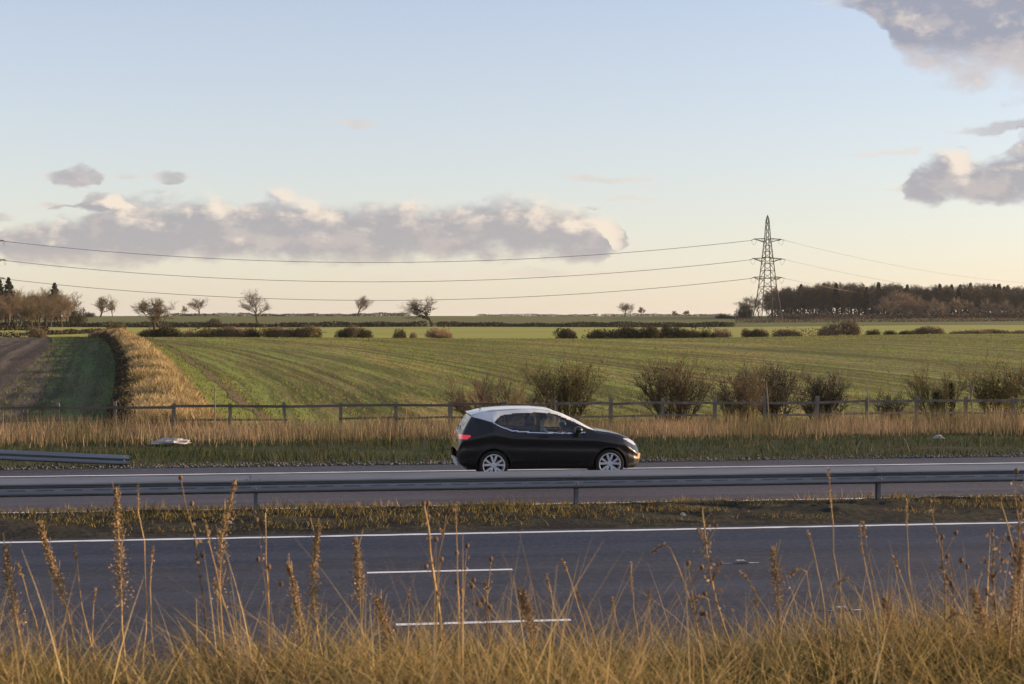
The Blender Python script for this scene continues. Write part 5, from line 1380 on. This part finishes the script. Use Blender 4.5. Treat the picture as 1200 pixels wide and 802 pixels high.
# ------------------------------------------------------------------ near bank: matted grass and tall dead stalks
def near_grass():
    r = np.random.default_rng(5)
    def lay(N, t0, t1, hmin, hmax, w, mat, name, lab, lean=.6, seg=4, p=1.0, mask=None, az=None, spread=.40):
        t = t0 + (t1 - t0) * r.random(N) ** p; s = r.uniform(-1, 1, N) * (t * spread + 1.2) + t * ST
        if mask is not None: k = mask(s, t); s, t = s[k], t[k]
        n = len(s); u = CT * s - ST * t; d = ST * s + CT * t
        cl = (np.sin(s * 2.3 + 1.1 * np.sin(t * 2.9)) + np.sin(s * 5.1 + t * 3.7 + 1) + np.sin(s * .8 + t * 1.3)) / 3
        h = r.uniform(hmin, hmax, n) * (1 + .45 * cl)
        V, Fq = blades(np.stack([u, d, ZG(u, d) - .02], -1), h, r.uniform(.6, 1.4, n) * w, r.uniform(0, 6.28, n) if az is None else r.normal(az, .7, n), np.clip(np.abs(r.normal(lean, .3, n)), 0, 1.15), seg, rng=r)
        return tag(obj(name, V, Fq, M[mat]), lab, kind='stuff')
    clump = lambda s, t: (np.sin(s * 2.3 + 1.1 * np.sin(t * 2.9)) + np.sin(s * 5.1 + t * 3.7 + 1) + np.sin(s * .8 + t * 1.3)) 
    lay(76000, 3.6, 9.6, .16, .47, .0090, 'straw_low', 'matted_grass', 'matted dead grass covering the near bank', .95, mask=lambda s, t: clump(s, t) + r.normal(0, .5, len(s)) > .0)
    lay(22000, 3.6, 9.4, .08, .26, .010, 'grass_green', 'green_grass', 'short green grass growing through the dead mat on the near bank', .6, mask=lambda s, t: clump(s, t) - .25 * s * .5 < .6)
    lay(4200, 5.0, 9.2, .20, .46, .0105, 'straw', 'bent_straw', 'broad bent straw lying across the near bank', 1.05, 5, mask=lambda s, t: clump(s, t) > .2)
    lay(6500, 5.0, 9.4, .25, .66, .0042, 'straw', 'wispy_straw', 'fine wispy straw tangled over the near bank', .8, 5, mask=lambda s, t: clump(s, t) + r.normal(0, .7, len(s)) > .1)
    lay(1300, 5.0, 9.4, .36, .72, .0070, 'straw', 'dead_stalks', 'thin pale dead grass stalks standing over the near bank', .5, 5, mask=lambda s, t: clump(s, t) + r.normal(0, .7, len(s)) > .5)
near_grass()

STALKS = [  # tip x, tip y, foot x, kind, depth
    (47, 612, 108, 'plume', 8.0), (137, 572, 152, 'plume', 8.2), (160, 566, 158, 'grass', 8.6), (212, 560, 236, 'knap', 8.0), (275, 562, 272, 'plume', 8.0), (240, 610, 300, 'grass', 7.6),
    (310, 598, 318, 'knap', 8.4), (373, 614, 392, 'plume', 8.0), (336, 660, 346, 'plume', 8.6), (418, 632, 432, 'plume', 8.2), (497, 590, 528, 'thick', 8.0), (533, 592, 536, 'grass', 8.3),
    (523, 600, 520, 'knap', 8.3), (576, 655, 585, 'knap', 8.0), (548, 640, 552, 'knap', 8.5), (610, 690, 622, 'plume', 8.0), (568, 680, 600, 'grass', 8.0), (640, 672, 668, 'grass', 8.0), (675, 690, 712, 'grass', 7.6), (716, 700, 740, 'grass', 8.2),
    (658, 655, 694, 'grass', 8.4), (784, 640, 824, 'nod', 7.8), (822, 596, 876, 'tuft', 8.0), (806, 660, 838, 'knap', 7.9), (905, 642, 918, 'plume', 8.2), (868, 668, 930, 'grass', 7.8), (947, 622, 968, 'grass', 8.0), (972, 548, 1008, 'grass', 8.0),
    (1007, 616, 1048, 'grass', 7.8), (1012, 612, 1062, 'grass', 8.1), (945, 668, 985, 'nod', 7.8), (1063, 586, 1092, 'grass', 8.0), (1090, 588, 1104, 'knap', 8.0), (1047, 652, 1080, 'grass', 7.9), (1000, 680, 1030, 'nod', 7.7), (1110, 652, 1118, 'knap', 8.2),
    (1140, 690, 1168, 'plume', 7.6), (1190, 552, 1196, 'knap', 8.0), (1172, 585, 1190, 'knap', 8.2), (1165, 622, 1185, 'tuft', 7.8), (1205, 560, 1200, 'tuft', 8.4), (1200, 640, 1180, 'plume', 7.4),
    (20, 660, 60, 'grass', 7.8), (5, 640, 40, 'plume', 8.0), (88, 640, 130, 'grass', 8.1), (180, 640, 200, 'grass', 7.6), (112, 690, 120, 'grass', 8.0), (252, 680, 262, 'grass', 7.6), (440, 700, 450, 'plume', 8.3), (480, 690, 470, 'grass', 8.2),
    (760, 690, 775, 'grass', 7.8), (740, 660, 760, 'grass', 8.4), (830, 700, 845, 'nod', 7.5), (885, 700, 890, 'grass', 8.3), (1035, 700, 1045, 'plume', 8.2), (1130, 720, 1150, 'nod', 7.6)]
KIND_L = {'plume': ('weed_stalk', 'tall dead weed stalk with a feathery brown plume on the near bank', 'feathery dead weed stalks'),
          'grass': ('grass_stalk', 'tall pale grass stalk with a slim seed head on the near bank', 'tall grass stalks'),
          'knap': ('weed_stalk', 'branching dead weed stalk with small round dark heads on the near bank', 'round-headed dead weed stalks'),
          'thick': ('weed_stalk', 'thick pale dead stalk, stoutest of all on the near bank, with small dark heads', None),
          'nod': ('grass_stalk', 'pale grass stalk with a curled nodding seed head on the near bank', 'nodding grass stalks'),
          'tuft': ('weed_stalk', 'dark bushy dead weed with many short side branches on the near bank', 'bushy dead weeds')}
def stalk(i, tx, ty, fx, kind, d):
    rng = random.Random(i * 7 + 3); r = np.random.default_rng(i)
    f = at(fx, d, -.03); tip = Vector(PX(tx, ty, d + rng.uniform(-.15, .15))); base = Vector(f)
    nm, lab, grp = KIND_L[kind]
    e = empty(nm, base); T = tip - base; L = T.length
    perp = Vector((T.z, 0, -T.x)).normalized()
    bow = rng.uniform(-.075, .075) * L
    pts = [T * q + perp * bow * math.sin(math.pi * q) + Vector((rng.gauss(0, .004), rng.gauss(0, .004), 0)) * L for q in np.linspace(0, 1, 9)]
    pts[0] = Vector((0, 0, 0))
    if kind == 'nod':
        dirn = Vector((1 if rng.random() < .8 else -1, 0, 0)) * -1
        end = pts[-1]; pts = pts[:-1] + [end + Vector((0, 0, -.01)), end + dirn * .03 + Vector((0, 0, .008)), end + dirn * .065 - Vector((0, 0, .01)), end + dirn * .09 - Vector((0, 0, .035))]
    r0 = {'plume': .0064, 'grass': .0044, 'knap': .0058, 'thick': .0115, 'nod': .0044, 'tuft': .0066}[kind]
    rad = list(np.linspace(r0, r0 * .45, len(pts)))
    b = MB(); b.tube(pts, rad, 6); b.build('stem', M['stem_dark' if kind in ('tuft', 'knap') and rng.random() < .6 else 'stem'], e, sm=True)
    P = np.array([list(p) for p in pts]); q = np.linspace(0, 1, len(P))
    def along(x): return Vector([float(np.interp(x, q, P[:, k])) for k in range(3)])
    if kind in ('plume', 'grass', 'nod'):
        n, lo, w, sp = {'plume': (rng.randint(500, 900), rng.uniform(.38, .62), .0075, rng.uniform(.020, .034)), 'grass': (70, rng.uniform(.74, .9), .007, .008), 'nod': (60, .80, .008, .008)}[kind]
        x = lo + (1 - lo) * r.random(n) ** .8; C0 = np.stack([np.interp(x, q, P[:, k]) for k in range(3)], -1)
        C0 += r.normal(0, sp, (n, 3)) * (1.15 - x)[:, None] * 1.6 * [1, 1, .6] if kind == 'plume' else r.normal(0, sp * .5, (n, 3))
        V, Fq = leafcards(C0, w, r); tag(obj('seed_head', V, Fq, M['seed'], e), kind='stuff')
    if kind == 'plume':
        sb = MB()
        for k in range(20):
            x = rng.uniform(.4, .95); p0 = along(x); a = rng.uniform(0, 6.28); l = rng.uniform(.05, .15)
            sb.tube([p0, p0 + Vector((math.cos(a) * l * .25, math.sin(a) * l * .25, l))], [.0022, .0012], 4)
        tag(sb.build('branchlets', M['stem'], e), kind='stuff')
    if kind in ('knap', 'thick', 'tuft'):
        nb = {'knap': 5, 'thick': 5, 'tuft': 14}[kind]
        for k in range(nb):
            x = rng.uniform(.45, .95) if k else 1.0; p0 = along(x); a = rng.uniform(0, 6.28); l = rng.uniform(.05, .16) if kind != 'tuft' else rng.uniform(.04, .12)
            p1 = p0 + Vector((math.cos(a) * l * .55, math.sin(a) * l * .4, l)) if k else p0
            if k:
                sb = MB(); sb.tube([p0, p0.lerp(p1, .5) + Vector((0, 0, -.008)), p1], [.0026, .002, .0015], 4); br = sb.build('branchlet', M['stem_dark'], e)
            if kind != 'tuft' or k % 2 == 0:
                hb = MB(); hb.ball(p1, (.0125, .0125, .015) if kind != 'tuft' else (.008, .008, .011), 8, 5); hb.build('flower_head', M['thistle'], e if not k else br, sm=True)
        n = 26 if kind != 'tuft' else 90; x = r.uniform(.15 if kind != 'tuft' else .35, .95, n); C0 = np.stack([np.interp(x, q, P[:, k]) for k in range(3)], -1) + r.normal(0, .014 if kind != 'tuft' else .028, (n, 3))
        V, Fq = leafcards(C0, .012, r); tag(obj('withered_leaves', V, Fq, M['seed'], e), kind='stuff')
    tag(e, lab, 'plant', grp)
for i, (tx, ty, fx, kind, d) in enumerate(STALKS): stalk(i, tx, ty, fx, kind, d)

# ------------------------------------------------------------------ thin evening haze
def haze():
    m = bpy.data.materials.new('haze_air'); m.use_nodes = True; T = NT(m.node_tree)
    for n in list(T.N): T.N.remove(n)
    v = T.node('ShaderNodeVolumePrincipled'); v.inputs['Color'].default_value = (0.95, 0.95, 0.97, 1); v.inputs['Density'].default_value = HAZE
    v.inputs['Anisotropy'].default_value = 0.2
    o = T.node('ShaderNodeOutputMaterial'); T.L.new(v.outputs[0], o.inputs['Volume'])
    b = MB(); b.box((0, 5950, 19), (18400, 12300, 86)); h = b.build('haze', m); tag(h, 'thin warm haze lying over the fields', kind='stuff')
HAZE = 0.00005
haze()
